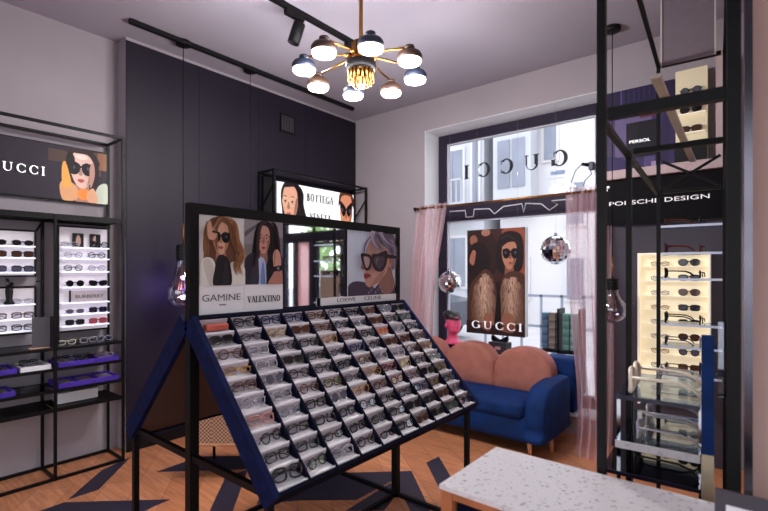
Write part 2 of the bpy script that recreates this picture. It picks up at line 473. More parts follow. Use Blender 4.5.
# shop window
wf = MB()
y0, y1 = 4.55, 4.64
wf.bb(WL+.006, WL + .105, y0, y1, WB + .02, WT - .006); wf.bb(WR - .105, WR - .006, y0, y1, WB + .02, WT - .006)
wf.bb(WL + .1, WR - .1, y0, y1, WT - .105, WT - .006); wf.bb(WL + .1, WR - .1, y0, y1, WB + .02, WB + .11)
wf.bb(WL + .1, WR - .1, y0, y1, 2.02, 2.19)
wd = wf.build('window_1', M_FRAMEW); wd['kind'] = 'structure'
be = MB()
for (za, zb) in ((WB + .11, 2.02), (2.19, WT - .105)):
    be.bb(WL + .105, WL + .122, 4.575, 4.615, za, zb); be.bb(WR - .122, WR - .105, 4.575, 4.615, za, zb)
    be.bb(WL + .122, WR - .122, 4.575, 4.615, za, za + .016); be.bb(WL + .122, WR - .122, 4.575, 4.615, zb - .016, zb)
be.build('glazing_bead', mat('grey_bead', '#b9b9c4', .5), wd)
for (za, zb) in ((WB + .126, 2.004), (2.206, WT - .121)):
    p = MB(); p.bb(WL + .122, WR - .122, 4.592, 4.598, za, zb); p.build('pane', M_GLASS, wd)
# street door in the window wall (seen in the mirror)
dd = MB()
dd.bb(DL, DL + .07, 4.3, 4.38, 0, DT); dd.bb(DR - .07, DR, 4.3, 4.38, 0, DT); dd.bb(DL + .07, DR - .07, 4.3, 4.38, DT - .07, DT)
dd.bb(DL + .07, DR - .07, 4.3, 4.38, 1.86, 2.0); dd.bb(1.09, 1.17, 4.3, 4.38, 0, 1.86); dd.bb(1.43, 1.51, 4.3, 4.38, 0, 1.86)
d1 = dd.build('door_1', M_FRAMEW); d1['kind'] = 'structure'
lf = MB(); lf.bb(.515, .58, 4.31, 4.37, .02, 1.85); lf.bb(1.025, 1.085, 4.31, 4.37, .02, 1.85); lf.bb(.58, 1.025, 4.31, 4.37, 1.78, 1.85); lf.bb(.58, 1.025, 4.31, 4.37, .02, .3)
lf.build('door_leaf', M_FRAMEW, d1)
for (xa, xb, za, zb) in ((.58, 1.025, .3, 1.78), (DL + .07, DR - .07, 2.0, DT - .07), (1.51, DR - .07, .0, 1.86)):
    p = MB(); p.bb(xa, xb, 4.336, 4.344, za, zb); p.build('pane', M_GLASS, d1)
p = MB(); p.bb(1.17, 1.43, 4.33, 4.35, .0, 1.86); plabel(p.build('side_panel', sheer_mat('pink_frosted_panel', '#f0c4c8', .75), d1), 'pink frosted side panel')
p = MB(); p.tube([(.545, 4.27, .8), (.545, 4.27, 1.3)], .014); p.box((.545, 4.29, .82), (.02, .05, .02)); p.box((.545, 4.29, 1.28), (.02, .05, .02)); p.build('door_handle', M_CHROME, d1)
m = MB(); m.bb(.6, 1.0, 4.35, 4.356, 1.07, 1.47); tag(m.build('door_notice', mat('beige_paper', '#d3b29a', .8)), 'beige paper notice on the glass street door, seen in the stand mirror', 'notice')
# right and rear of the room, behind the camera; windows added to bring in daylight
w = MB(); w.bb(1.85, 2.0, -2.7, -2.0, 0, CEIL); w.bb(1.85, 2.0, 1.4, FY, 0, CEIL); w.bb(1.85, 2.0, -2.0, 1.4, 0, .5); w.bb(1.85, 2.0, -2.0, 1.4, 2.9, CEIL)
struct('wall_right', w, M_WALL)
w = MB(); w.bb(-4.125, -3.4, -2.7, -2.55, 0, CEIL); w.bb(1.2, 1.85, -2.7, -2.55, 0, CEIL); w.bb(-3.4, 1.2, -2.7, -2.55, 0, .3); w.bb(-3.4, 1.2, -2.7, -2.55, 2.9, CEIL)
struct('wall_back', w, M_WALL)
def added_window(name, axis, a0, a1, z0, z1, pos):  # unseen glazed opening, added so sky light fills the room
    f = MB()
    def bx(a, b, zl, zh, th=.06):
        if axis == 'x': f.bb(a, b, pos - th/2, pos + th/2, zl, zh)
        else: f.bb(pos - th/2, pos + th/2, a, b, zl, zh)
    bx(a0, a0 + .08, z0, z1); bx(a1 - .08, a1, z0, z1); bx(a0 + .08, a1 - .08, z0, z0 + .08); bx(a0 + .08, a1 - .08, z1 - .08, z1)
    mid = (a0 + a1)/2; bx(mid - .04, mid + .04, z0 + .08, z1 - .08)
    o = f.build(name, M_FRAMEW); o['kind'] = 'structure'
    for a, b in ((a0 + .08, mid - .04), (mid + .04, a1 - .08)):
        g = MB()
        if axis == 'x': g.bb(a, b, pos - .004, pos + .004, z0 + .08, z1 - .08)
        else: g.bb(pos - .004, pos + .004, a, b, z0 + .08, z1 - .08)
        g.build('pane', M_GLASS, o)
added_window('added_window_2', 'y', -2.0, 1.4, .5, 2.9, 1.93)
added_window('added_window_3', 'x', -3.4, 1.2, .3, 2.9, -2.63)
# pink wall stub close on the right
w = MB(); w.bb(-.028, .26, 1.62, 2.6, 0, CEIL); struct('wall_side', w, M_PINKW)

# ------------------------------------------------------------------ outdoors
g = MB(); g.bb(-40, 30, 4.8, 40, -.16, -.1); g.bb(-40, 30, -30, -2.7, -.16, -.1); g.bb(2.0, 30, -2.7, 4.8, -.16, -.1)
struct('ground', g, mat('pale_paving', '#b3b1b3', .9, noise=.08, scale=2))
M_FAC = mat('pale_render', '#c4c2c4', .9, noise=.04, scale=1)
M_FACB = mat('blue_grey_render', '#aeb0b6', .9, noise=.06, scale=1)
M_WINB = mat('dull_window_glass', '#838894', .5, noise=.15, scale=1, spec=.1)
def building(name, label, x0, x1, yf, h, mwall, wins, balc=()):
    r = thing(name, label, 'building', ((x0+x1)/2, yf + 3, -.1))
    m = MB(); m.bb(x0, x1, yf, yf + 6, -.1, h); m.build('facade', mwall, r)
    m = MB(); m.bb(x0 - .15, x1 + .15, yf - .3, yf + 6.2, h, h + .3); m.build('roof_cornice', mwall, r)
    for (xa, xb, za, zb) in wins:
        m = MB(); m.bb(xa, xb, yf - .05, yf, za, zb); f = m.build('window', M_FAC, r)
        m = MB(); m.bb(xa + .08, xb - .08, yf - .07, yf - .05, za + .08, zb - .08); m.bb((xa+xb)/2 - .03, (xa+xb)/2 + .03, yf - .09, yf - .07, za + .08, zb - .08)
        m.build('pane', M_WINB, f)
    for (xa, xb, z) in balc:
        m = MB(); m.bb(xa, xb, yf - .8, yf, z - .12, z)
        n = max(2, int((xb-xa)/.16))
        for i in range(n+1): m.bb(xa + (xb-xa)*i/n - .015, xa + (xb-xa)*i/n + .015, yf - .8, yf - .77, z, z + .9)
        m.bb(xa, xb, yf - .82, yf - .76, z + .9, z + .95); m.build('balcony', M_FACB, r)
    return r
building('apartment_building', 'pale blue-grey building with balconies across the street, left through the shop window', -12, -6.65, 13, 8.4, M_FACB,
   [(-9.9,-8.9,.9,2.6),(-8.2,-7.2,.9,2.6),(-9.9,-8.9,3.6,5.4),(-8.2,-7.3,3.6,5.4),(-7.1,-6.75,3.2,5.6),(-8.2,-7.3,6.2,7.8)], [(-9.2,-7.0,3.3)])
building('townhouse', 'bright white rendered house across the street, right through the shop window', -6.3, 1.5, 13.4, 11, M_FAC,
   [(-5.9,-5.35,.6,1.9),(-4.35,-3.75,.6,1.9),(-4.35,-3.75,2.7,4.0),(-5.0,-4.5,4.6,5.7),(-2.6,-1.8,2.7,4.0),(-.8,0,2.7,4.0),(-2.6,-1.8,5.2,6.6),(-2.6,-1.8,.6,1.9)])
th_ = [o for o in bpy.data.objects if o.name.startswith('townhouse')][0]
m = MB(); m.bb(-6.25, -5.1, 12.8, 13.4, 3.3, 5.9); by = m.build('bay_window', M_FACB, th_)
m = MB(); m.bb(-6.4, -4.95, 12.7, 13.4, 5.9, 6.1); m.build('bay_cornice', M_WINB, by)
for xa in (-6.1, -5.65):
    m = MB(); m.bb(xa, xa + .38, 12.77, 12.8, 3.9, 5.3); m.build('pane', M_WINB, by)
# parked car outside
def car(label, loc, body):
    r = thing('parked_car', label, 'car', loc)
    x, y, z = loc
    prof = [(-2,.35),(-2.05,.7),(-1.95,.9),(-1.2,.98),(-.7,1.4),(.6,1.43),(1.25,1.0),(1.95,.88),(2.05,.6),(2.0,.35)]
    m = MB(); m.prism(prof, (x, y + .85, z), (1, 0, 0), (0, 0, 1), 1.7); m.build('body', body, r)
    m = MB()
    for yy in (y - .86, y + .855): m.prism([(-1.05,1.0),(-.62,1.35),(.55,1.37),(1.05,1.02)], (x, yy + .01, z), (1, 0, 0), (0, 0, 1), .008)
    m.build('side_window', M_WINB, r)
    for wx in (-1.25, 1.3):
        for wy in (-.86, .7):
            m = MB(); m.lathe([(0,0),(.2,0),(.33,.02),(.33,.14),(.2,.16),(0,.16)], (x + wx, y + wy + .16, z + .33), 20, 0, Matrix.Rotation(PI/2, 3, 'X')); m.build('wheel', M_BLACKP, r)
car('dark parked car seen low through the left edge of the shop window', (-7.2, 9.0, -.1), mat('car_paint', '#4a4d58', .25, .3, noise=.03))
# street rail and book rack
rl = MB()
for i in range(9): rl.bb(-4.6 + i*.4, -4.56 + i*.4, 9.0, 9.04, -.1, 1.0)
for z in (.35, .95): rl.bb(-4.6, -1.36, 9.0, 9.05, z, z + .05)
tag(rl.build('street_railing', M_WINB), 'grey metal railing on the far side of the street', 'railing')
rk = thing('book_rack', 'outdoor rack of colourful book spines standing just outside the shop window', 'rack', (-1.72, 5.15, -.1))
m = MB()
for xx in (-1.72, -1.5): m.bb(xx, xx + .02, 5.05, 5.25, -.1, 1.05)
m.bb(-1.9, -1.48, 5.05, 5.25, .57, .6)
m.build('rack_frame', M_BLACK, rk)
k = 0
for colx, hexes in ((-1.9, ('#6f93a6', '#7da0b0', '#66799c')), (-1.82, ('#b39a86', '#9c7a72', '#bfae93')), (-1.67, ('#6f9c8c', '#82ad99', '#5c8578')), (-1.59, ('#7aa59c', '#97b5a9', '#6a9094'))):
    m = MB(); mm = [mat('spine_' + h[1:], h, .6) for h in hexes]
    for i in range(14): m.bb(colx, colx + .065, 5.08, 5.2, .61 + i*.028, .634 + i*.028, i % 3)
    m.build('stacked_books', mm, rk)
# street tree behind the glass door
tr = thing('street_tree', 'leafy green street tree reflected in the mirror through the glass door', 'tree', (3.4, 8.2, -.1))
m = MB(); m.tube([(3.4, 8.2, -.1), (3.42, 8.2, 1.4), (3.35, 8.25, 2.6)], [.16, .12, .06], 10); m.build('trunk', M_BARK, tr)
m = MB()
for i in range(1500):
    a = RNG.uniform(0, 2*PI); h = RNG.uniform(-1, 1); q = math.sqrt(1 - h*h); rad = RNG.uniform(.6, 1)**.5
    p = Vector((3.4 + q*math.cos(a)*1.7*rad, 8.2 + q*math.sin(a)*1.5*rad, 2.3 + h*1.5*rad))
    d1_ = Vector((RNG.uniform(-1, 1), RNG.uniform(-1, 1), RNG.uniform(-1, 1))).normalized(); d2_ = d1_.cross(Vector((RNG.random(), RNG.random(), RNG.random()))).normalized()
    s = RNG.uniform(.07, .13); m.add([p + d1_*s, p + d2_*s*.6, p - d1_*s, p - d2_*s*.6], [(0, 1, 2, 3)])
m.build('foliage', M_GREEN, tr)

# ------------------------------------------------------------------ eyewear
def sup(rx, rz, n, k=18, lift=0, taper=0):
    o = []
    for i in range(k):
        a = 2*PI*i/k; ca, sa = math.cos(a), math.sin(a)
        x = rx*math.copysign(abs(ca)**(2/n), ca); z = rz*math.copysign(abs(sa)**(2/n), sa)
        x *= 1 - taper*(-z/rz)*.5 if z < 0 else 1
        if lift: z += lift*max(0, x/rx)*(1 if z > 0 else .3)
        o.append((x, z))
    return o
STYLES = {'round': (sup(.024, .023, 2), .0028), 'square': (sup(.027, .020, 4), .0036), 'cat': (sup(.028, .020, 2.8, lift=.009, taper=.2), .0036),
          'aviator': (sup(.029, .024, 2.4, taper=.35), .0022), 'oval': (sup(.026, .018, 2.2), .0026), 'oversized': (sup(.031, .027, 2.8), .0048)}
PROTO = {}
def eyewear_proto(style, fold):
    key = (style, fold)
    if key in PROTO: return PROTO[key]
    out, r = STYLES[style]; cz = max(-z for x, z in out) + r; parts = []
    half = .0355 if style != 'oversized' else .039
    f = MB()
    for s in (-1, 1):
        f.tube([(s*(half + x), .004*(x/.03)**2, cz + z) for x, z in out], r, 6, True)
    f.tube([(-half + .024, 0, cz + .006), (0, -.002, cz + .011), (half - .024, 0, cz + .006)], r, 6)
    ex = half + .031
    for s in (-1, 1): f.tube([(s*(ex - .006), .002, cz + .01), (s*ex, .006, cz + .011)], r*1.1, 6)
    parts.append(('frame', f.build('frame', M_BLACKP, None, local=True, link=False)))
    for s in (-1, 1):
        l = MB(); l.prism([(s*(half + x*.97), cz + z*.97) for x, z in (out if s > 0 else out[::-1])], (0, .002, 0), (1, 0, 0), (0, 0, 1), .0012)
        parts.append(('lens', l.build('lens', M_BLACKP, None, local=True, link=False)))
    for s in (-1, 1):
        t = MB(); zt = cz + .011
        if fold:
            yo = .012 if s < 0 else .02
            pts = [(s*ex, .006, zt), (s*(ex - .006), yo, zt), (0, yo + .004, zt - .004), (-s*(ex - .022), yo + .003, zt - .012), (-s*(ex - .004), yo + .004, zt - .026)]
        else:
            pts = [(s*ex, .006, zt), (s*ex, .05, zt), (s*(ex - .003), .1, zt - .002), (s*(ex - .006), .125, zt - .012), (s*(ex - .009), .142, zt - .03)]
        t.tube(pts, r*.85, 6); parts.append(('temple', t.build('temple', M_BLACKP, None, local=True, link=False)))
    PROTO[key] = parts
    return parts
FCOL = {'black': mat('black_acetate', '#121014', .25, noise=.05), 'tortoiseshell': mat('tortoise_acetate', '#57321f', .25, noise=.5, scale=90),
        'gold': mat('gold_wire', '#b88a50', .3, .9, noise=.08), 'clear grey': mat('grey_acetate', '#a7a2aa', .25, noise=.06),
        'burgundy': mat('burgundy_acetate', '#5e1622', .25, noise=.1), 'navy': mat('navy_acetate', '#1c2452', .25, noise=.08),
        'silver': mat('silver_wire', '#a9abb3', .25, .9, noise=.05), 'pink-brown': mat('blush_acetate', '#b97b6e', .3, noise=.1),
        'white': mat('ivory_acetate', '#efe4cf', .3, noise=.05), 'red': mat('red_acetate', '#a12a2e', .25, noise=.08)}
LCOL = {'clear': glass_mat('demo_lens', '#f4f5f7', .02), 'dark': mat('dark_lens', '#19171d', .08, noise=.05), 'brown': mat('brown_lens', '#4a2f24', .08, noise=.08),
        'grey': mat('grey_lens', '#53515f', .08, noise=.05), 'rose': mat('rose_lens', '#9a4a55', .1, noise=.06), 'amber': mat('amber_lens', '#b5673d', .1, noise=.06)}
EYE_N = [0]
def eyewear(loc, rz, style, fc, lc, label, group, sc=1., fold=True, tilt=0, cat=None):
    sun = lc != 'clear'
    EYE_N[0] += 1
    r = thing('sunglasses' if sun else 'eyeglasses', label, 'sunglasses' if sun else 'glasses', loc, group)
    r.rotation_euler = (tilt, 0, rz); r.scale = (sc, sc, sc)
    for nm, src in eyewear_proto(style, fold):
        c = src.copy(); COL.objects.link(c); c.parent = r
        c.material_slots[0].link = 'OBJECT'; c.material_slots[0].material = LCOL[lc] if nm == 'lens' else FCOL[fc]
    return r
ORD = ['first', 'second', 'third', 'fourth', 'fifth', 'sixth', 'seventh', 'eighth', 'ninth', 'tenth', 'eleventh', 'twelfth']
def desc(style, fc, lc):
    s = {'round': 'round', 'square': 'square', 'cat': 'cat-eye', 'aviator': 'aviator', 'oval': 'oval', 'oversized': 'oversized'}[style]
    return '%s %s %s' % (fc, s, 'glasses' if lc == 'clear' else 'sunglasses with %s lenses' % lc)

# ------------------------------------------------------------------ slanted display stand with mirror
PXm = -1.845; YA, YB = .975, 2.395
stand = thing('display_stand', 'A-shaped black metal stand with navy velvet slanted trays and a framed mirror above', 'display stand', (PXm, (YA+YB)/2, 0))
for y in (.993, 2.378):
    m = MB(); m.bb(PXm - .02, PXm + .02, y - .02, y + .02, 0, 1.735); m.build('post', M_BLACK, stand)
    for x in (-1.325, -2.385):
        m = MB(); m.bb(x - .0125, x + .0125, y - .0125, y + .0125, 0, .69); m.build('leg', M_BLACK, stand)
    m = MB(); m.bb(-2.372, -1.337, y - .011, y + .011, .664, .69); m.build('cross_bar', M_BLACK, stand)
    m = MB(); m.bb(-2.372, -1.337, y - .011, y + .011, 0, .024); m.build('base_bar', M_BLACK, stand)
for x in (-1.325, -2.385, PXm):
    m = MB(); m.bb(x - .011, x + .011, 1.014, 2.357, 0, .024); m.build('base_bar', M_BLACK, stand)
    if x != PXm:
        m = MB(); m.bb(x - .011, x + .011, 1.006, 2.365, .664, .69); m.build('tray_rail', M_BLACK, stand)
m = MB(); m.bb(PXm - .02, PXm + .02, 1.013, 2.358, 1.69, 1.735); m.bb(PXm - .02, PXm + .02, 1.013, 2.358, 1.2, 1.235); m.bb(PXm - .012, PXm + .012, 1.898, 1.912, 1.235, 1.69)
m.build('mirror_frame', M_BLACK, stand)
m = MB(); m.bb(PXm - .004, PXm + .004, 1.013, 1.898, 1.235, 1.69); m.build('mirror', M_MIRROR, stand)
m = MB(); m.bb(PXm - .004, PXm + .004, 1.912, 2.358, 1.235, 1.69); m.build('backing_board', M_BLACKP, stand)
NROW, NCOL = 10, 10
def make_tray(sgn):
    """sgn +1: the tray facing the room; -1: its mirror twin"""
    X = lambda x: PXm + sgn*(x - PXm)
    T = Vector((-1.79, 1.25)); B = Vector((-1.272, .70)); d = (B - T).normalized(); n = Vector((-d.y, d.x))
    def q(a): return (X(a[0]), a[1])
    def pr(poly, ya, yb, mi, mb):
        vs = [Vector((X(p[0]), ya, p[1])) for p in poly] + [Vector((X(p[0]), yb, p[1])) for p in poly]
        N = len(poly); mb.add(vs, [tuple(range(N)), tuple(range(2*N-1, N-1, -1))] + [(i, (i+1) % N, N + (i+1) % N, N + i) for i in range(N)], mi)
    base = MB(); pr([T - n*.058, B - n*.058, B - n*.07, T - n*.07], YA, YB, 0, base)
    tray = base.build('tray', M_BROWN, stand)
    for ya, yb in ((YA - .01, YA + .014), (YB - .014, YB + .01)):
        e = MB(); pr([T + n*.008 - d*.02, B + n*.008 + d*.016, B - n*.074 + d*.016, T - n*.074 - d*.02], ya, yb, 0, e); e.build('end_panel', M_NAVYE, tray)
    e = MB(); pr([B + n*.008 + d*.002, B + n*.008 + d*.016, B - n*.074 + d*.016, B - n*.074 + d*.002], YA + .014, YB - .014, 0, e); e.build('bottom_edge', M_NAVY, tray)
    e = MB(); pr([T + n*.008 - d*.02, T + n*.008 - d*.002, T - n*.074 - d*.002, T - n*.074 - d*.02], YA + .014, YB - .014, 0, e); e.build('top_edge', M_NAVY, tray)
    cw = (YB - YA - .028)/NCOL; cells = []
    for c in range(1, NCOL):
        y = YA + .014 + c*cw; e = MB(); pr([T + n*.007 - d*.001, B + n*.007 + d*.001, B - n*.057 + d*.001, T - n*.057 - d*.001], y - .005, y + .005, 0, e); e.build('divider', M_NAVY, tray)  # dividers' shade put into the colour: darker velvet than the end panels
    for i in range(NROW):
        a = T + (B - T)*(i/NROW); b = T + (B - T)*((i+1)/NROW)
        s = MB(); ya, yb = YA + .0145, YB - .0145
        k_ = a + d*.016 - n*.043; f_ = b - d*.0005
        pr([a, a - n*.002 + d*.004, k_ + d*.003, k_ - n*.003, a - d*.003 - n*.004], ya, yb, 0, s)
        pr([k_ - n*.003, k_ + d*.003, f_, f_ - d*.004 - n*.004], ya, yb, 1, s)
        pr([f_ - d*.004 - n*.004, f_ + Vector((-.003, .006)), f_ + Vector((0, .006)), f_ + Vector((0, -.006))], ya, yb, 1, s)
        s.build('cell_step', [M_STEP, M_LIP], tray)  # risers' shade and treads' light put into the two lining colours
        for c in range(NCOL): cells.append((i, c, Vector((k_.x*.4 + f_.x*.6, YA + .014 + (c + .5)*cw, k_.y*.4 + f_.y*.6 + .001))))
    return cells
cells = make_tray(1); make_tray(-1)
first_col = [None, ('square', 'black', 'dark'), ('round', 'tortoiseshell', 'clear'), ('oval', 'gold', 'clear'), ('square', 'tortoiseshell', 'clear'),
             ('round', 'clear grey', 'clear'), ('square', 'pink-brown', 'clear'), ('round', 'black', 'clear'), ('square', 'black', 'clear'), ('oversized', 'black', 'clear')]
SETS = [('square', 'black', 'clear')]*5 + [('round', 'black', 'clear')]*4 + [('oval', 'black', 'clear')]*2 + [('square', 'tortoiseshell', 'clear')]*2 + [('round', 'tortoiseshell', 'clear'), ('cat', 'burgundy', 'clear'), ('aviator', 'gold', 'clear'), ('oval', 'silver', 'clear'), ('square', 'clear grey', 'clear'), ('round', 'gold', 'clear'), ('cat', 'black', 'clear'), ('square', 'navy', 'clear'), ('aviator', 'silver', 'grey'), ('square', 'black', 'dark'), ('cat', 'tortoiseshell', 'brown')]
RT = random.Random(5)
for (i, c, p) in cells:
    if (i, c) == (0, 0):
        m = MB(); m.rbox((p.x - .004, p.y, p.z + .017), (.034, .1, .026), .006); tag(m.build('glasses_case', mat('red_leather', '#b5503f', .5, noise=.1, bump=.1)), 'red glasses case in the top left corner cell of the slanted tray', 'glasses case'); continue
    st = first_col[i] if c == 0 else RT.choice(SETS)
    if c == 7 and i == 2: st = ('square', 'pink-brown', 'amber')
    if c >= 7 and RT.random() < .3: st = ('square', RT.choice(['tortoiseshell', 'black']), RT.choice(['brown', 'dark']))
    row = 'bottom row' if i == NROW - 1 else 'top row' if i == 0 else ORD[i] + ' row down'
    lab = '%s, tray %s, %s cell from left' % (desc(*st), row, ORD[c])
    eyewear((p.x + RT.uniform(.004, .012), p.y + RT.uniform(-.006, .004), p.z + .0075), PI/2 + RT.uniform(-.2, .2), st[0], st[1], st[2], lab, 'glasses in the slanted tray', .82, True, RT.uniform(-.42, -.25))

# ------------------------------------------------------------------ prints: faces
def face(cx, cy, rx, ry, skin, shade, lip, gl=None, glc='#151318', turn=0, brow='#3a2620'):
    X = lambda x, y: (cx + x*rx, cy + y*ry)
    t = turn
    L = [(sm(X(-.42, -.5), X(.42, -.5), X(.55, -1.9), X(-.55, -1.9)), shade),
         (sm(X(-1, .3), X(-.95, -.2), X(-.62, -.75), X(-.2, -1.04), X(.2, -1.04), X(.62, -.75), X(.95, -.2), X(1, .3), X(.75, .9), X(0, 1.1), X(-.75, .9)), skin),
         (sm(X(.4, -.92), X(.9, -.25), X(.98, .35), X(.72, .25), X(.55, -.3)), shade),
         (sm(X(t - .06, .15), X(t + .14, -.22), X(t, -.33), X(t - .2, -.24)), shade),
         (sm(X(t - .3, -.6), X(t - .08, -.51), X(t, -.54), X(t + .08, -.51), X(t + .3, -.6), X(t, -.74)), lip)]
    for s in (-1, 1): L.append((sm(X(t + s*.2, .36), X(t + s*.5, .46), X(t + s*.78, .36), X(t + s*.5, .4)), brow))
    if gl is None:
        for s in (-1, 1): L += [(el(*X(t + s*.44, .14), .2*rx, .09*ry), '#e8ddd8'), (el(*X(t + s*.44, .14), .09*rx, .09*ry), '#2a1e1c')]
    elif gl == 'clear':
        for s in (-1, 1):
            o = el(*X(t + s*.47, .1), .4*rx, .27*ry); L += [(o, glc), (el(*X(t + s*.47, .1), .35*rx, .22*ry), skin), (el(*X(t + s*.46, .12), .12*rx, .07*ry), '#2a1e1c')]
        L.append((rc(*X(t - .1, .12), *X(t + .1, .17)), glc))
    else:
        for s in (-1, 1):
            if gl == 'cat': o = sm(X(t + s*.06, .18), X(t + s*.2, .34), X(t + s*.98, .62), X(t + s*.9, .15), X(t + s*.5, -.2), X(t + s*.14, -.08))
            else: o = sm(X(t + s*.08, .3), X(t + s*.5, .42), X(t + s*1.02, .36), X(t + s*1.04, .0), X(t + s*.8, -.26), X(t + s*.4, -.28), X(t + s*.1, -.06))
            L += [(o, glc), (sm(X(t + s*.5, .2), X(t + s*.78, .22), X(t + s*.74, .04), X(t + s*.52, .06)), '#4a4450')]
        L.append((rc(*X(t - .14, .12), *X(t + .14, .24)), glc))
    return L

UY, VZ = (0, 1, 0), (0, 0, 1)
def strands(guide, n, wid, spread, cols, seed):
    """thin tapering locks of hair along a guide line"""
    q = random.Random(seed); out = []
    for _ in range(n):
        ox, oy = q.uniform(-spread, spread), q.uniform(-spread, spread)*.6; w = wid*q.uniform(.5, 1.2)
        g = [(x + ox + q.uniform(-.012, .012), y + oy) for x, y in guide]; a, b = [], []
        f = cat_line(g, 4)
        for i, (x, y) in enumerate(f):
            k = i/(len(f)-1); ww = w*math.sin(PI*min(1, .15 + k*.85))
            a.append((x - ww, y)); b.append((x + ww, y - ww*.3))
        for i in range(len(f)-1): out.append(([a[i], b[i], b[i+1], a[i+1]], None))
        c = q.choice(cols); out[-(len(f)-1):] = [(p, c) for p, _x in out[-(len(f)-1):]]
    return out
def cat_line(p, n=4):
    p = [p[0]] + list(p) + [p[-1]]; out = []
    for i in range(1, len(p)-2):
        for k in range(n):
            t = k/n; out.append(tuple(.5*((2*b) + (-a+c)*t + (2*a-5*b+4*c-d)*t*t + (-a+3*b-3*c+d)*t**3) for a, b, c, d in zip(p[i-1], p[i], p[i+1], p[i+2])))
    out.append(p[-2]); return out
UX = (1, 0, 0)
def board(name, label, cat, axis, a0, a1, z0, z1, face_at, th, edge_mat, group=None, bottom=None):
    """flat panel; axis 'y': faces +X at X=face_at, axis 'x': faces -Y at Y=face_at"""
    m = MB()
    if axis == 'y': m.bb(face_at - th, face_at, a0, a1, z0, z1); o = Vector((face_at, a0, z0)); u = UY
    else: m.bb(a0, a1, face_at, face_at + th, z0, z1); o = Vector((a0, face_at, z0)); u = UX
    r = thing(name, label, cat, ((face_at if axis == 'y' else (a0+a1)/2), ((a0+a1)/2 if axis == 'y' else face_at), z0), group)
    m.build('panel', edge_mat, r)
    return r, o, u, a1 - a0, z1 - z0
def add_print(r, layers, o, u, W, Hh, shader=ink, x0=0, y0=0, off0=.0006, name='print'):
    m = MB(); mats = []
    off = picture(m, layers, o, u, VZ, W, Hh, mats, off0, shader, x0=x0, y0=y0)
    m.build(name, mats, r); return off
def add_text(r, polys, wid, o, u, x, y, W, Hh, mt, off=.009, capH=1, name='lettering'):
    m = MB(); write(m, polys, wid, o, u, VZ, x, y, W, Hh, off, capH); return m.build(name, mt, r)

# left advert in the mirror: blonde woman in sunglasses
CXF = PXm + .016
r, o, u, W, Hh = board('advert_card', 'white card with a blonde woman in sunglasses and a cream blazer above thin grey lettering', 'advert card', 'y', 1.014, 1.2315, 1.235, 1.69, CXF, .006, M_CARD)
BR = ['#7d5238', '#9a6a48', '#b07f58', '#5d3c2b', '#8a5c40']
L = [(rc(0,0,1,1), '#c9c4c3'), (rc(.72,0,1,1), '#d3cecc'), (sm((.1,.45),(.1,.72),(.2,.92),(.42,1.0),(.62,.97),(.76,.8),(.82,.5),(.7,.22),(.3,.3)), '#6a4531')]
L += strands([(.2,.9),(.14,.72),(.15,.5),(.1,.34)], 10, .02, .035, BR[:1] + BR[3:], 1)
L += [(sm((-.02,.0),(.0,.3),(.12,.4),(.3,.34),(.34,.0)), '#d6cfc8'), (sm((.62,.0),(.64,.3),(.8,.34),(1.02,.22),(1.02,-.02)), '#dad4cd'), (sm((.06,.3),(.14,.38),(.26,.3),(.3,.0),(.2,.0)), '#c3bbb4')]
L += face(.44,.68,.185,.215,'#cf9d84','#a87560','#a0504a','sun')
L += [(sm((.28,.0),(.31,.26),(.37,.42),(.5,.44),(.6,.38),(.66,.26),(.66,.0)), '#1f1a1e'), (sm((.48,.0),(.52,.3),(.58,.34),(.62,.0)), '#2a242a')]
L += strands([(.5,.97),(.66,.88),(.72,.66),(.84,.46),(.74,.3),(.82,.16)], 26, .022, .06, BR, 4)
L += strands([(.44,.97),(.3,.93),(.2,.8),(.2,.6),(.24,.44)], 10, .014, .03, BR, 8)
L += [(sm((-.01,.82),(.02,.66),(.14,.64),(.2,.72),(.12,.78),(.06,.9)), '#c08f78'), (sm((.1,.74),(.16,.72),(.2,.73),(.14,.78)), '#a97660'), (rc(.0,.0,.0,.0) if 0 else [(.1,.74),(.26,.73),(.26,.75),(.1,.77)], '#17131a')]
add_print(r, L, o, u, W, .3, y0=.155)
ps, wd = sans_text('GAMINE'); add_text(r, ps, wd, o, u, .014, .088, .185, .03, M_INK_D, .0015, .72)
m = MB(); m.bb(CXF, CXF + .001, 1.108, 1.14, 1.303, 1.308); m.build('small_print', M_INK_D, r)
# second advert
r, o, u, W, Hh = board('advert_card', 'white card with a dark-haired woman resting chin on hand above bold serif lettering', 'advert card', 'y', 1.2335, 1.452, 1.235, 1.69, CXF, .006, M_CARD)
DH = ['#2a1b1e', '#3a272a', '#1e1416', '#4a3234']
L = [(rc(0,0,1,1), '#8f888b'), (rc(0,.0,.3,.62), '#7d7677'), (rc(.8,.0,1,.75), '#6a666c'), ([(0,.8),(.42,1.0),(.5,1.0),(0,.72)], '#5d5758'),
     (sm((.2,.1),(.22,.7),(.34,.94),(.52,1.0),(.7,.94),(.82,.66),(.84,.1)), '#261a1d'), (sm((-.02,0),(.0,.36),(.22,.5),(.5,.44),(.82,.5),(1.02,.38),(1.02,-.02)), '#2f2b36')]
L += face(.48,.7,.165,.205,'#c69280','#96665a','#a3283a','clear','#6a2f3c')
L += [(sm((.3,0),(.3,.3),(.4,.43),(.52,.34),(.54,.0)), '#a9b6d4'), (sm((.4,0),(.43,.3),(.48,.34),(.52,.0)), '#6f7fae'), (sm((.16,.0),(.2,.4),(.32,.46),(.36,.2),(.34,.0)), '#37323e'), (sm((.56,.0),(.55,.3),(.64,.4),(.72,.3),(.6,.0)), '#26222c')]
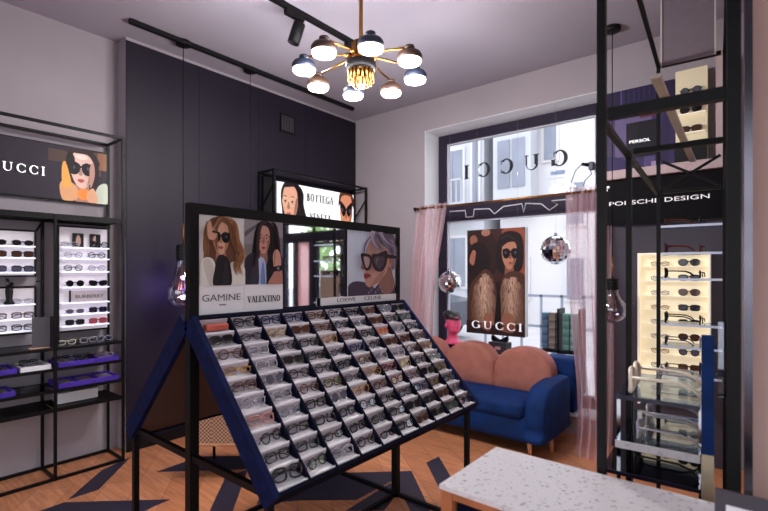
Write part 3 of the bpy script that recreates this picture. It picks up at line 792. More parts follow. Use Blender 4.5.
L += strands([(.5,.98),(.34,.92),(.28,.7),(.26,.46),(.2,.26)], 16, .02, .035, DH, 2) + strands([(.5,.98),(.66,.93),(.72,.7),(.76,.46),(.84,.22)], 16, .02, .035, DH, 3)
L += [(sm((.46,.0),(.56,.14),(.68,.26),(.8,.26),(.84,.1),(.8,.0)), '#a97465'), (sm((.62,.24),(.58,.4),(.6,.5),(.68,.55),(.76,.5),(.8,.36),(.76,.24)), '#c08c7c'), ([(.62,.5),(.66,.53),(.62,.3),(.6,.3)], '#9a685a'),
      ([(.6,.2),(.82,.22),(.83,.3),(.6,.28)], '#131118'), (el(.72,.25,.06,.05), '#1c1a22'), (el(.72,.25,.035,.03), '#6a6872')]
add_print(r, L, o, u, W, .3, y0=.155)
ps, wd = serif_text('VALENTINO', .06, .24); add_text(r, ps, wd, o, u, .014, .072, .187, .03, M_INK_K, .0015)
# right advert: profile with grey-lilac hair
r, o, u, W, Hh = board('advert_card', 'large advert card of a woman in profile with grey-lilac hair and cat-eye glasses', 'advert card', 'y', 1.914, 2.352, 1.311, 1.688, CXF, .006, M_CARD)
LH = ['#8d8297', '#a79cae', '#766b80', '#bdb2c4', '#665b70']
L = [(rc(0,0,1,1), '#c0c6d6'), (sm((-.02,.0),(.02,.17),(.2,.22),(.5,.14),(.5,-.02)), '#47394c'), (sm((.5,-.02),(.6,.16),(.9,.34),(1.0,.1),(1.0,-.02)), '#463a4a'),
     (sm((.42,.6),(.5,.95),(.72,1.02),(.97,.98),(1.02,.7),(.97,.45),(.8,.4)), '#6b6074'),
     (sm((.37,.86),(.33,.66),(.3,.56),(.25,.43),(.33,.39),(.31,.33),(.34,.27),(.33,.2),(.42,.12),(.62,.17),(.74,.0),(.96,.08),(.92,.4),(.86,.6),(.8,.84),(.58,.9)), '#bf9083'),
     (sm((.62,.17),(.78,.34),(.86,.46),(.94,.3),(.94,.05),(.74,.0)), '#8f665f'), (sm((.44,.14),(.6,.19),(.76,.36),(.7,.4),(.56,.26)), '#a97a6e'), (sm((.4,.34),(.5,.4),(.6,.36),(.52,.27)), '#cb9c90'),
     (sm((.25,.43),(.3,.45),(.36,.42),(.33,.39)), '#a4756a'), (sm((.31,.33),(.38,.34),(.46,.31),(.4,.27),(.33,.25)), '#8f3f48'), ([(.31,.3),(.45,.31),(.45,.305),(.32,.29)], '#6a2a34'),
     (sm((.82,.62),(.88,.68),(.94,.6),(.91,.46),(.85,.46)), '#c48f82'), (sm((.85,.6),(.89,.62),(.9,.54),(.87,.5)), '#9a6a60')]
L += strands([(.9,.9),(.97,.7),(.96,.5),(.92,.4)], 16, .016, .035, LH[:3] + LH[4:], 5)
L += strands([(.62,1.02),(.42,.92),(.3,.78),(.27,.62)], 10, .02, .03, LH, 6) + strands([(.52,1.0),(.62,.86),(.8,.76),(.97,.72)], 26, .022, .07, LH, 7) + strands([(.36,1.0),(.36,.86),(.46,.74),(.6,.68)], 16, .02, .05, LH, 9)
L += [(sm((.08,.63),(.2,.64),(.29,.6),(.28,.44),(.2,.38),(.13,.46)), '#2b232c'), (sm((.135,.585),(.22,.59),(.255,.55),(.24,.46),(.185,.43)), '#a98f90'),
     (sm((.3,.63),(.42,.65),(.62,.7),(.61,.5),(.52,.38),(.39,.38),(.31,.47)), '#342932'), (sm((.35,.59),(.5,.61),(.57,.58),(.54,.47),(.46,.42),(.37,.46)), '#4d414b'), (sm((.38,.57),(.44,.58),(.4,.48),(.38,.48)), '#6a5c66'),
     ([(.6,.66),(.88,.62),(.88,.58),(.6,.58)], '#342932')]
L += [(el(.24 + .045*k, .05 + .035*(k % 3), .014, .018, n=8), '#8f86a8') for k in range(7)]
add_print(r, L, o, u, W, Hh)
m = MB(); m.bb(CXF + .002, CXF + .007, 1.7, 2.352, 1.2355, 1.309)
r = thing('name_strip', 'white strip with two printed names along the foot of the mirror', 'name strip', (CXF + .004, 2.02, 1.2355))
m.build('panel', M_CARD, r)
o = Vector((CXF + .007, 1.7, 1.279))
ps, wd = sans_text('LOEWE'); add_text(r, ps, wd, o, UY, .12, .004, .15, .02, M_INK_K, .001, .72)
ps, wd = sans_text('CELINE'); add_text(r, ps, wd, o, UY, .345, .004, .155, .02, M_INK_K, .001, .72)

# ------------------------------------------------------------------ left wall shelving unit
UL = thing('wall_shelving_unit', 'tall black metal shelving unit along the left wall', 'shelving unit', (-3.945, .83, 0))
XB, XF = -4.09, -3.80
ys = (.17, .61, 1.05, 1.49)
for y in ys:
    for x in (XB, XF):
        m = MB(); m.bb(x - .009, x + .009, y - .009, y + .009, 0, 2.48 if y in (.17, 1.49) else 1.85); m.build('post', M_BLACK, UL)
    for z in (2.47, .012):
        if z > 2 and y in (.61, 1.05): continue
        m = MB(); m.bar((XB + .01, y, z), (XF - .01, y, z), .016); m.build('side_bar', M_BLACK, UL)
for x in (XB, XF):
    for z in (2.47, .012):
        for a, b in (zip(ys[:-1], ys[1:]) if z < 1 else ((.17, 1.49),)):
            m = MB(); m.bb(x - .009, x + .009, a + .01, b - .01, z - .01, z + .01); m.build('rail', M_BLACK, UL)
for ya_, za_ in ((.992, 1.742), (.992, 1.38), (1.114, 1.79), (1.466, 1.79)):
    yb_ = 1.05 if ya_ < 1.3 else 1.49
    m = MB(); m.bar((-3.995, ya_, za_), (XB + .01, yb_, za_ + (.075 if za_ > 1.5 else 0)), .011); m.build('strut', M_BLACK, UL)
for z, mt, th in ((1.85, M_BLACK, .03), (.92, M_SHELFK, .012), (.776, M_SHELFK, .012), (.628, M_SHELFK, .012), (.5, M_BLACK, .018)):
    for a, b in zip(ys[:-1], ys[1:]):
        m = MB(); m.bb(XB + .012, XF - .012, a + .012, b - .012, z - th, z); sh = m.build('shelf', mt, UL)
        e = MB(); e.bb(XF - .012, XF + .006, a + .01, b - .01, z - th - .006, z + .002); e.build('front_edge', M_BLACK, sh)
        e = MB(); e.bb(XB - .006, XB + .012, a + .01, b - .01, z - th - .006, z + .002); e.build('rear_edge', M_BLACK, sh)
# lightbox over the unit: dark picture of a woman in black sunglasses
r, o, u, W, Hh = board('lightbox_poster', 'dark backlit lettered poster of a woman in big sunglasses above the left shelves', 'poster', 'y', .17, 1.478, 1.985, 2.398, -4.065, .03, M_BLACK)
Y = lambda y, z: ((y - .17)/W, (z - 1.985)/Hh)
L = [(rc(.006,.02,.994,.98), '#2c2430'), (rc(*Y(1.08, 2.27), *Y(1.2, 2.36)), '#4a3834'), (rc(*Y(1.3,2.2), *Y(1.43,2.38)), '#5a4034'), (rc(*Y(1.405,2.25), *Y(1.47,2.385)), '#8a5f48'),
     (sm(Y(1.2,2.2),Y(1.2,2.32),Y(1.26,2.385),Y(1.34,2.39),Y(1.41,2.32),Y(1.4,2.12),Y(1.32,2.08)), '#241a1e')]
L += face(*Y(1.3,2.23), .062, .32, '#d9b4a6','#a97c70','#b04a50','sun','#141118', -.12)
L += [(sm(Y(1.18,2.36),Y(1.25,2.39),Y(1.36,2.39),Y(1.42,2.3),Y(1.39,2.28),Y(1.34,2.35),Y(1.26,2.355)), '#2a1d20'),
      (sm(Y(1.19,2.3),Y(1.22,2.36),Y(1.25,2.3),Y(1.22,2.2)), '#1c1418'), (sm(Y(1.355,2.1),Y(1.385,2.2),Y(1.375,2.3),Y(1.35,2.25)), '#b98a7c'), (sm(Y(1.25,2.33),Y(1.3,2.35),Y(1.34,2.33),Y(1.3,2.31)), '#ecd0c6'),
      (sm(Y(1.38,1.99),Y(1.41,2.12),Y(1.475,2.14),Y(1.477,1.99)), '#c4cbb8'),
      (sm(Y(1.17,1.99),Y(1.15,2.1),Y(1.19,2.14),Y(1.26,2.1),Y(1.27,2.02),Y(1.24,1.99)), '#d39a6e'), (sm(Y(1.17,2.1),Y(1.165,2.24),Y(1.185,2.28),Y(1.21,2.2),Y(1.225,2.1)), '#f0a04e'),
      (el(*Y(1.31,2.045), .035, .11), '#ef8a3e'), (sm(Y(1.34,1.99),Y(1.33,2.05),Y(1.37,2.1),Y(1.4,2.05),Y(1.4,1.99)), '#d9a27e')]
add_print(r, L, o, u, W, Hh, lambda h: lit(h, .22))
add_letters(r, 'GUCCI', .3, .15, o, u, .73 - .17, 2.15 - 1.985, .324, .06, M_BRIGHTW, .016)
# lit display panels with ledges
def lit_panel(label, y0, y1, z0, z1, ledges, off):
    r = thing('lit_display_panel', label, 'display panel', (-4.03, (y0+y1)/2, z0), 'lit white eyewear panels on the left unit')
    m = MB(); m.bb(-4.075, -4.0, y0, y1, z0, z1); m.build('back_panel', M_PANEL, r)
    e = MB(); e.bb(-4.08, -3.99, y0 - .012, y0, z0 - .012, z1 + .012); e.bb(-4.08, -3.99, y1, y1 + .012, z0 - .012, z1 + .012); e.bb(-4.08, -3.99, y0, y1, z1, z1 + .012); e.bb(-4.08, -3.99, y0, y1, z0 - .012, z0)
    e.build('black_surround', M_BLACK, r)
    for z in ledges:
        m = MB(); m.bb(-4.0, -3.945, y0 + .004, y1 - .004, z - .009, z); m.build('ledge', M_LEDGE, r)
    return r
ZR = (1.632, 1.549, 1.452, 1.337, 1.222, 1.135, 1.05)
lit_panel('lit white display panel with seven ledges, right bay of the left unit', 1.128, 1.452, 1.012, 1.78, ZR, 0)
ZU = (1.628, 1.548, 1.447); ZL = (1.226, 1.126, 1.042)
lit_panel('upper lit white panel in the left bay, black sunglasses on it', .64, .978, 1.425, 1.73, ZU, 0)
lit_panel('lower lit white panel in the left bay with clear glasses', .64, .978, 1.025, 1.335, ZL, 0)
def ledge_pair(z, specs, panel, nth):
    for y, st, where in specs:
        eyewear((-3.962, y, z + .001), PI/2, st[0], st[1], st[2], '%s, %s ledge, %s, %s' % (desc(*st), nth, panel, where), 'glasses on the left wall ledges', .95)
RB = 'tall lit panel'
ledge_pair(ZR[1], [(1.21, ('round', 'clear grey', 'clear'), 'left pair'), (1.365, ('round', 'black', 'clear'), 'right pair')], RB, 'second')
ledge_pair(ZR[2], [(1.21, ('round', 'black', 'clear'), 'left pair'), (1.365, ('round', 'clear grey', 'clear'), 'right pair')], RB, 'third')
ledge_pair(ZR[3], [(1.22, ('round', 'black', 'dark'), 'left pair'), (1.375, ('cat', 'black', 'dark'), 'right pair')], RB, 'fourth')
ledge_pair(ZR[5], [(1.22, ('oval', 'clear grey', 'grey'), 'left pair'), (1.375, ('square', 'navy', 'dark'), 'right pair')], RB, 'sixth')
ledge_pair(ZR[6], [(1.22, ('square', 'black', 'dark'), 'left pair'), (1.375, ('square', 'red', 'rose'), 'right pair')], RB, 'lowest')
ledge_pair(ZR[0], [(1.19, ('oval', 'clear grey', 'clear'), 'left pair'), (1.385, ('round', 'black', 'clear'), 'right pair')], RB, 'top')
for z, st, nth, pn in ((ZU[0], ('oval', 'black', 'dark'), 'top', 'upper short lit panel'), (ZU[1], ('square', 'black', 'brown'), 'middle', 'upper short lit panel'), (ZU[2], ('square', 'navy', 'grey'), 'bottom', 'upper short lit panel'),
                      (ZL[0], ('oval', 'clear grey', 'clear'), 'top', 'lower short lit panel'), (ZL[1], ('square', 'tortoiseshell', 'clear'), 'middle', 'lower short lit panel'), (ZL[2], ('square', 'black', 'clear'), 'bottom', 'lower short lit panel')):
    ledge_pair(z, [(.905, st, 'right pair'), (.755, st, 'left pair')], pn, nth)
# black cards and name block on the right panel
for y, w_ in ((1.245, 'left'), (1.36, 'right')):
    m = MB(); m.bb(-3.99, -3.978, y - .036, y + .036, ZR[0] + .001, ZR[0] + .105); r = thing('brand_card', '%s of two small black cards on the top ledge of the lit right-bay panel' % w_, 'card', (-3.984, y, ZR[0]), 'black cards')
    m.build('card', M_BLACKP, r); m = MB(); m.flat(sm((.3,.1),(.25,.6),(.5,.95),(.75,.6),(.7,.1)) if w_ == 'left' else sm((.2,.1),(.5,.3),(.2,.6),(.5,.95),(.55,.5),(.4,.1)), (-3.9775, y - .03, ZR[0] + .01), (0, .06, 0), (0, 0, .09), .0004); m.build('print', ink('#b5958c'), r)
r = thing('name_block', 'pale block with dark lettering on the fifth ledge of the lit right-bay panel', 'sign', (-3.965, 1.3, ZR[4]))
m = MB(); m.bb(-3.975, -3.955, 1.19, 1.43, ZR[4] + .001, ZR[4] + .085); m.build('block', mat('grey_block', '#b9b0b4', .5), r)
ps, wd = sans_text('BURBERRY'); add_text(r, ps, wd, Vector((-3.955, 1.19, ZR[4])), UY, .03, .03, .19, .026, M_INK_K, .0006, .72)
m = MB(); m.bb(-3.975, -3.952, 1.183, 1.19, ZR[4] + .001, ZR[4] + .088); m.build('end_cap', M_BLACKP, r)
# dark figurine and black folder
r = thing('figurine', 'small dark leafy figurine on the top ledge of the lower left panel', 'figurine', (-3.962, .83, ZL[0]))
m = MB(); m.lathe([(0, 0), (.03, 0), (.03, .012), (.018, .03), (.022, .09), (.016, .13), (0, .135)], (-3.962, .83, ZL[0] + .001), 14); m.build('stem', M_BLACKP, r)
m = MB()
for i in range(16):
    a = i*2.4; b_ = .1 + .012*(i % 6)
    d_ = Vector((math.cos(a)*.45, math.sin(a), .35 + .1*(i % 3))).normalized(); c0 = Vector((-3.962, .83, ZL[0] + b_)); s_ = d_.cross(Vector((0, 0, 1))).normalized()*.013
    m.add([c0, c0 + d_*.02 + s_, c0 + d_*.036, c0 + d_*.02 - s_], [(0, 1, 2, 3)])
m.build('leaves', M_BLACKP, r)
r = thing('standing_folder', 'dark grey standing folder card on the shelf between the two bays', 'folder', (-3.87, 1.0, .92))
m = MB(); m.box((-3.87, .985, 1.03), (.008, .1, .21), 0, Matrix.Rotation(-.35, 3, 'Z')); m.build('front_cover', mat('grey_board', '#4b4850', .6), r)
m = MB(); m.box((-3.885, 1.065, 1.03), (.008, .085, .21), 0, Matrix.Rotation(.5, 3, 'Z')); m.build('rear_cover', M_BLACKP, r)
m = MB(); m.bb(-3.9, -3.85, .92, 1.03, .921, .926); m.build('pink_foot', mat('peach_card', '#d8a88c', .6), r)
# velvet trays on the lower shelves
def velvet_tray(label, y0, y1, z, mt, n, filled=True, gname=''):
    r = thing('jewellery_tray', label, 'tray', (-3.93, (y0+y1)/2, z), 'trays on the left unit shelves')
    m = MB(); m.bb(-4.05, -3.815, y0, y1, z + .001, z + .012); m.build('base', mt, r)
    m = MB(); m.bb(-4.05, -4.038, y0, y1, z + .012, z + .034); m.bb(-3.827, -3.815, y0, y1, z + .012, z + .034); m.bb(-4.038, -3.827, y0, y0 + .012, z + .012, z + .034); m.bb(-4.038, -3.827, y1 - .012, y1, z + .012, z + .034); m.build('rim', mt, r)
    for k in range(1, n):
        yy = y0 + (y1-y0)*k/n; m = MB(); m.bb(-4.038, -3.827, yy - .004, yy + .004, z + .012, z + .032); m.build('divider', mt, r)
    pk = MB()
    for k in range(n):
        pk.bb(-4.034, -3.831, y0 + (y1-y0)*k/n + .014, y0 + (y1-y0)*(k+1)/n - .014, z + .012, z + .02)
    pk.build('lining', M_STEP, r)
    if filled:
        for k in range(n):
            for j, x in enumerate((-3.985, -3.885)):
                st = [('square','black','clear'),('oval','clear grey','clear'),('square','silver','clear'),('round','black','clear'),('oval','gold','clear'),('square','clear grey','clear')][(k*2+j) % 6]
                eyewear((x, y0 + (y1-y0)*(k+.5)/n, z + .022), PI/2, *st, '%s in the %s, %s compartment, %s' % (desc(*st), gname, ORD[k], 'front' if j else 'back'), 'glasses in the shelf trays', .82, True, -.5)
velvet_tray('upper purple velvet tray full of glasses on the right bay second shelf', 1.075, 1.468, .776, M_PURPLE, 3, True, 'upper purple tray')
velvet_tray('lower purple velvet tray, nearly empty, on the right bay third shelf', 1.075, 1.468, .628, M_PURPLE, 3, False)
velvet_tray('white tray of clear glasses on the left bay second shelf', .86, 1.03, .776, M_WHITE, 1, True, 'white tray')
velvet_tray('purple tray cut by the photo edge, left bay second shelf', .63, .84, .776, M_PURPLE, 2, False)
velvet_tray('purple tray cut by the photo edge, left bay third shelf', .63, .83, .628, M_PURPLE, 2, False)
for k, (y, st) in enumerate(((1.15, ('oval', 'white', 'clear')), (1.29, ('square', 'clear grey', 'clear')), (1.4, ('square', 'silver', 'clear')))):
    eyewear((-3.9, y, .921), PI/2 + .1*k, *st, '%s on the glass shelf under the tall lit panel, %s from left' % (desc(*st), ORD[k]), 'loose glasses on the glass shelf', .9)
m = MB(); m.rbox((-3.95, 1.22, .54), (.12, .26, .075), .006); tag(m.build('storage_box', M_CARD), 'long white box on the lowest black shelf of the left unit', 'box')

# ------------------------------------------------------------------ shelf unit on the dark wall with the lightbox
UW = thing('wall_shelving_unit', 'black metal frame unit on the dark wall behind the mirror, lightbox at its top', 'shelving unit', (-3.82, 3.41, 0))
for y in (2.83, 4.186):
    for x in (-3.93, -3.70):
        m = MB(); m.bb(x - .012, x + .012, y - .012, y + .012, 0, 2.46); m.build('post', M_BLACK, UW)
    for z in (2.448, 1.95, .012):
        m = MB(); m.bar((-3.918, y, z), (-3.712, y, z), .018); m.build('side_bar', M_BLACK, UW)
    m = MB(); m.bar((-3.918, y, 2.06), (-3.712, y, 2.3), .014); m.build('brace', M_BLACK, UW)
for x in (-3.93, -3.70):
    for z in (2.448, .012):
        m = MB(); m.bb(x - .01, x + .01, 2.842, 4.174, z - .01, z + .01); m.build('rail', M_BLACK, UW)
for z in (1.95, 1.5, 1.05, .6):
    m = MB(); m.bb(-3.93, -3.70, 2.842, 4.174, z - .012, z); m.build('shelf', M_SHELFK, UW)
m = MB(); m.bb(-3.92, -3.89, 2.85, 3.0, 1.955, 2.41); m.build('side_panel', M_BLACKP, UW)
r, o, u, W, Hh = board('lightbox_poster', 'bright white backlit poster with two faces on the dark wall', 'poster', 'y', 3.01, 4.165, 1.955, 2.385, -3.885, .04, M_WHITE)
L = [(rc(0,0,1,1), '#eceff2'), (rc(0,0,.035,1), '#c5ccd4'), (sm((.1,-.02),(.05,.4),(.045,.8),(.1,1.02),(.22,1.02),(.3,.85),(.31,.4),(.33,-.02)), '#1c1517')]
L += face(.15,.5,.088,.42,'#b98973','#84594c','#955048','clear','#b5a48c',-.2)
L += [(sm((.06,.88),(.1,1.02),(.24,1.02),(.28,.8),(.25,.82),(.2,.93),(.12,.9)), '#1a1315')]
L += strands([(.22,1.0),(.27,.8),(.27,.5),(.31,.2),(.32,.0)], 14, .012, .016, ['#1c1517', '#2c2224', '#120d0f'], 3)
L += [(sm((.76,.6),(.78,.98),(.88,1.02),(.97,.95),(.99,.6),(.9,.9),(.82,.88)), '#3a221c')]
L += face(.87,.46,.09,.5,'#c07e60','#93583d','#a8453a','cat','#0f0d10')
L += [(sm((.77,.84),(.8,1.02),(.94,1.02),(.985,.82),(.93,.93),(.84,.94)), '#4d2a20')]
add_print(r, L, o, u, W, Hh, lambda h: lit(h, .62))
ps, wd = serif_text('BOTTEGA', .1, .24); add_text(r, ps, wd, o, u, .39, .27, .4, .085, M_INK_K, .016)
ps, wd = serif_text('VENETA', .12, .24); add_text(r, ps, wd, o, u, .43, .06, .32, .085, M_INK_K, .016)
# cane stool and dark box on the floor behind the stand
r = thing('cane_chair', 'low chair with a rounded woven cane back on the floor behind the slanted stand', 'chair', (-3.03, 1.85, 0))
cu_ = Vector((.7744, .6327, 0)); cn_ = Vector((.6327, -.7744, 0)); cb_ = Vector((-2.93, 1.80, .355))
ol = sup(.24, .115, 5, 36)
m = MB(); m.prism(ol, cb_, cu_, (0, 0, 1), .008); m.build('cane_back', M_CANE, r)
m = MB(); m.tube([cb_ + cn_*.004 + cu_*x + Vector((0, 0, z)) for x, z in ol], .011, 8, True); m.build('back_rim', M_WOODL, r)
m = MB(); m.box(cb_ - cn_*.2 + Vector((0, 0, -.1)), (.44, .36, .04), 0, Matrix.Rotation(math.atan2(cu_.y, cu_.x), 3, 'Z')); m.build('seat', M_BLACKP, r)
for a_ in (-.19, .19):
    for q_ in (-.03, -.36):
        m = MB(); b_ = cb_ + cu_*a_ + cn_*q_; m.tube([(b_.x, b_.y, 0), (b_.x, b_.y, .24)], .011, 8); m.build('leg', M_BLACKP, r)
m = MB(); m.rbox((-3.78, 2.42, .2), (.26, .3, .4), .01); tag(m.build('storage_cabinet', M_BLACKP), 'small black floor cabinet against the dark wall left of the framed unit', 'cabinet')

# ------------------------------------------------------------------ ceiling tracks, spotlights, pendants
m = MB(); m.bb(-3.68, -3.645, 1.48, 3.92, CEIL - .035, CEIL); tag(m.build('ceiling_track', M_BLACKP), 'black ceiling track running above the dark wall, pendants hanging beside it', 'ceiling track')
m = MB(); m.bb(-2.62, -2.585, .9, 2.86, CEIL - .035, CEIL); tag(m.build('ceiling_track', M_BLACKP), 'black ceiling track behind the chandelier carrying the spotlights', 'ceiling track')
def spotlight(label, y, ax, ay):
    r = thing('track_spotlight', label, 'spotlight', (-2.602, y, CEIL - .035), 'track spotlights')
    m = MB(); m.bb(-2.62, -2.585, y - .1, y + .06, CEIL - .075, CEIL - .036); m.build('adapter', M_BLACKP, r)
    m = MB(); m.tube([(-2.602, y, CEIL - .075), (-2.602, y, CEIL - .13)], .01); m.build('stem', M_BLACKP, r)
    d_ = Vector((ax, ay, -1)).normalized(); c0 = Vector((-2.602, y, CEIL - .17)); Rm = d_.to_track_quat('-Z', 'Y').to_matrix()
    m = MB(); m.lathe([(0, .07), (.041, .07), (.043, .065), (.043, -.08), (.036, -.08), (.032, -.065), (0, -.065)], c0, 20, 0, Rm); m.build('lamp_head', M_BLACKP, r)
    return r
spotlight('black cylinder spotlight on the ceiling track left of the chandelier', 2.19, -.25, -.2)
spotlight('black track spotlight mostly hidden behind the chandelier', 2.8, .5, .3)
def bulb_pendant(label, x, y, ztop, zbot, rad, canopy=True, wire_to=None):
    r = thing('bulb_pendant', label, 'pendant lamp', (x, y, zbot), 'giant bulb pendants')
    H_ = ztop - zbot
    wt = CEIL if wire_to is None else wire_to
    if canopy:
        m = MB(); m.lathe([(0, CEIL), (.06, CEIL), (.06, CEIL - .03), (.052, CEIL - .036), (0, CEIL - .036)], (x, y, 0), 24); m.build('canopy', M_BLACKP, r)
    m = MB(); m.tube([(x, y, wt - .03), (x, y, ztop + .12)], .0035, 6); m.build('cord', M_BLACKP, r)
    m = MB(); m.tube([(x, y, ztop + .17), (x, y, ztop - .01)], .006, 8); m.build('brass_rod', M_GOLD, r)
    rs = rad*.42
    m = MB(); prof = [(0, ztop)]; 
    for k in range(5): prof += [(rs, ztop - .008 - k*H_*.05), (rs*1.1, ztop - .016 - k*H_*.05), (rs, ztop - H_*.05*(k+1))]
    m.lathe(prof + [(rs*.9, ztop - H_*.27), (0, ztop - H_*.27)], (x, y, 0), 24); m.build('socket', M_BLACKP, r)
    zc = zbot + rad; m = MB(); prof = []
    for k in range(15):
        a = -PI/2 + (PI*.78)*k/14; prof.append((rad*math.cos(a), zc + rad*math.sin(a)))
    prof += [(rs*1.05, ztop - H_*.36), (rs*.95, ztop - H_*.26)]
    m.lathe(prof, (x, y, 0), 28); m.build('glass_bulb', M_BULB, r)
    m = MB()
    for k in range(6):
        a = 2*PI*k/6; m.tube([(x, y, ztop - H_*.26), (x + rad*.3*math.cos(a), y + rad*.3*math.sin(a), zc + rad*.2), (x + rad*.35*math.cos(a + .5), y + rad*.35*math.sin(a + .5), zc - rad*.2)], .003, 5)
    m.build('filament', M_GOLD, r)
    return r
bulb_pendant('giant glass bulb pendant with black socket in front of the dark wall', -3.69, 1.91, 1.675, 1.15, .125)
bulb_pendant('giant bulb pendant hanging by the framed unit, its bulb hidden behind the mirror', -3.70, 2.56, 1.675, 1.15, .1)
bulb_pendant('clear bulb pendant beside the right curtain, in front of the grey shop wall', -.905, 3.9, 1.4, 1.05, .105)
# air vent on the dark wall
r = thing('wall_vent', 'small dark ventilation grille high on the dark wall', 'vent', (DX, 3.2, 2.98))
m = MB(); m.bb(DX, DX + .012, 3.1, 3.3, 2.93, 3.13); m.build('vent_frame', M_BLACKP, r)
m = MB()
for k in range(8): m.bb(DX + .012, DX + .016, 3.12 + k*.021, 3.127 + k*.021, 2.95, 3.11)
m.build('slats', mat('vent_grey', '#4a444e', .5), r)
# ------------------------------------------------------------------ chandelier
CX, CY = -2.029, 2.246
ch = thing('chandelier', 'brass chandelier with eight blue and bronze lamps and a tubular centre', 'chandelier', (CX, CY, 2.6))
m = MB(); m.tube([(CX, CY, CEIL - .03), (CX, CY, 2.88)], .013, 12); m.build('stem', M_GOLD, ch)
m = MB(); m.lathe([(0, CEIL), (.07, CEIL), (.07, CEIL - .025), (.03, CEIL - .05), (0, CEIL - .05)], (CX, CY, 0), 24); m.build('canopy', M_GOLD, ch)
m = MB(); m.lathe([(0, 2.945), (.05, 2.945), (.05, 2.93), (.042, 2.92), (.042, 2.78), (0, 2.78)], (CX, CY, 0), 24)
for k in range(16):
    a = 2*PI*k/16; m.tube([(CX + .052*math.cos(a), CY + .052*math.sin(a), 2.94 - .012*(k % 2)), (CX + .052*math.cos(a), CY + .052*math.sin(a), 2.78)], .009, 8)
m.build('fluted_column', M_GOLD, ch)
m = MB(); m.lathe([(.0, 2.815), (.08, 2.815), (.098, 2.81), (.1, 2.77), (.09, 2.755), (.07, 2.755), (.07, 2.8), (0, 2.8)], (CX, CY, 0), 32); m.build('black_ring', M_BLACK, ch)
tb = MB()
for k in range(18):
    a = 2*PI*k/18; rr_ = .078; zb_ = 2.69 if k % 2 else 2.675
    tb.tube([(CX + rr_*math.cos(a), CY + rr_*math.sin(a), 2.79), (CX + rr_*math.cos(a), CY + rr_*math.sin(a), zb_)], .0075, 8)
for k in range(10):
    a = 2*PI*k/10; tb.tube([(CX + .048*math.cos(a), CY + .048*math.sin(a), 2.79), (CX + .048*math.cos(a), CY + .048*math.sin(a), 2.655)], .0075, 8)
tb.build('hanging_tubes', M_GOLD, ch)
m = MB(); m.ell((CX, CY, 2.68), (.03, .03, .04), 16, 10); m.build('centre_bulb', mat('warm_glow', '#ffb45e', .4, emit=3.0, noise=0), ch)
M_LBLUE = mat('blue_enamel', '#1a2238', .45, .1, noise=.06); M_LBRZ = mat('bronze_enamel', '#38241a', .45, .1, noise=.08)
M_DIFW = mat('warm_diffuser', '#fff0dc', .4, emit=2.2, noise=0); M_DIFC = mat('cool_diffuser', '#f4f6ff', .4, emit=2.2, noise=0)
for k in range(8):
    a = math.radians(-84 + 45*k); rad = .366
    x, y = CX + rad*math.cos(a), CY + rad*math.sin(a); blue = k % 2 == 1
    arm = MB(); arm.tube([(CX + .05*math.cos(a), CY + .05*math.sin(a), 2.85), (CX + .1*math.cos(a), CY + .1*math.sin(a), 2.853), (x, y, 2.815)], .0075, 8); arm.ell((CX + .09*math.cos(a), CY + .09*math.sin(a), 2.852), (.016, .016, .016), 10, 8)
    arm.build('arm', M_GOLD, ch)
    lm = MB(); lm.lathe([(0, 2.822), (.028, 2.822), (.031, 2.81), (.027, 2.806), (.02, 2.803), (.02, 2.793), (.045, 2.79), (.066, 2.78), (.076, 2.763), (.077, 2.738), (.073, 2.735), (.071, 2.76), (0, 2.775)], (x, y, 0), 28)
    lo = lm.build('lamp_shade', M_LBLUE if blue else M_LBRZ, ch)
    plabel(lo, 'blue lamp shade' if blue else 'bronze lamp shade')
    df = MB(); df.lathe([(.072, 2.742), (.073, 2.727), (.067, 2.716), (.045, 2.709), (0, 2.706)], (x, y, 0), 28); df.build('diffuser', M_DIFC if blue else M_DIFW, lo)
    fn = MB(); fn.ell((x, y, 2.704), (.006, .006, .006), 8, 6); fn.build('finial', M_BLACKP, lo)
    ld = bpy.data.lights.new('lamp_light', 'POINT'); ld.energy = 17; ld.shadow_soft_size = .07; ld.color = (1, .93, .86) if not blue else (.95, .96, 1)
    lob = bpy.data.objects.new('lamp_light', ld); COL.objects.link(lob); lob.location = (x, y, 2.62)

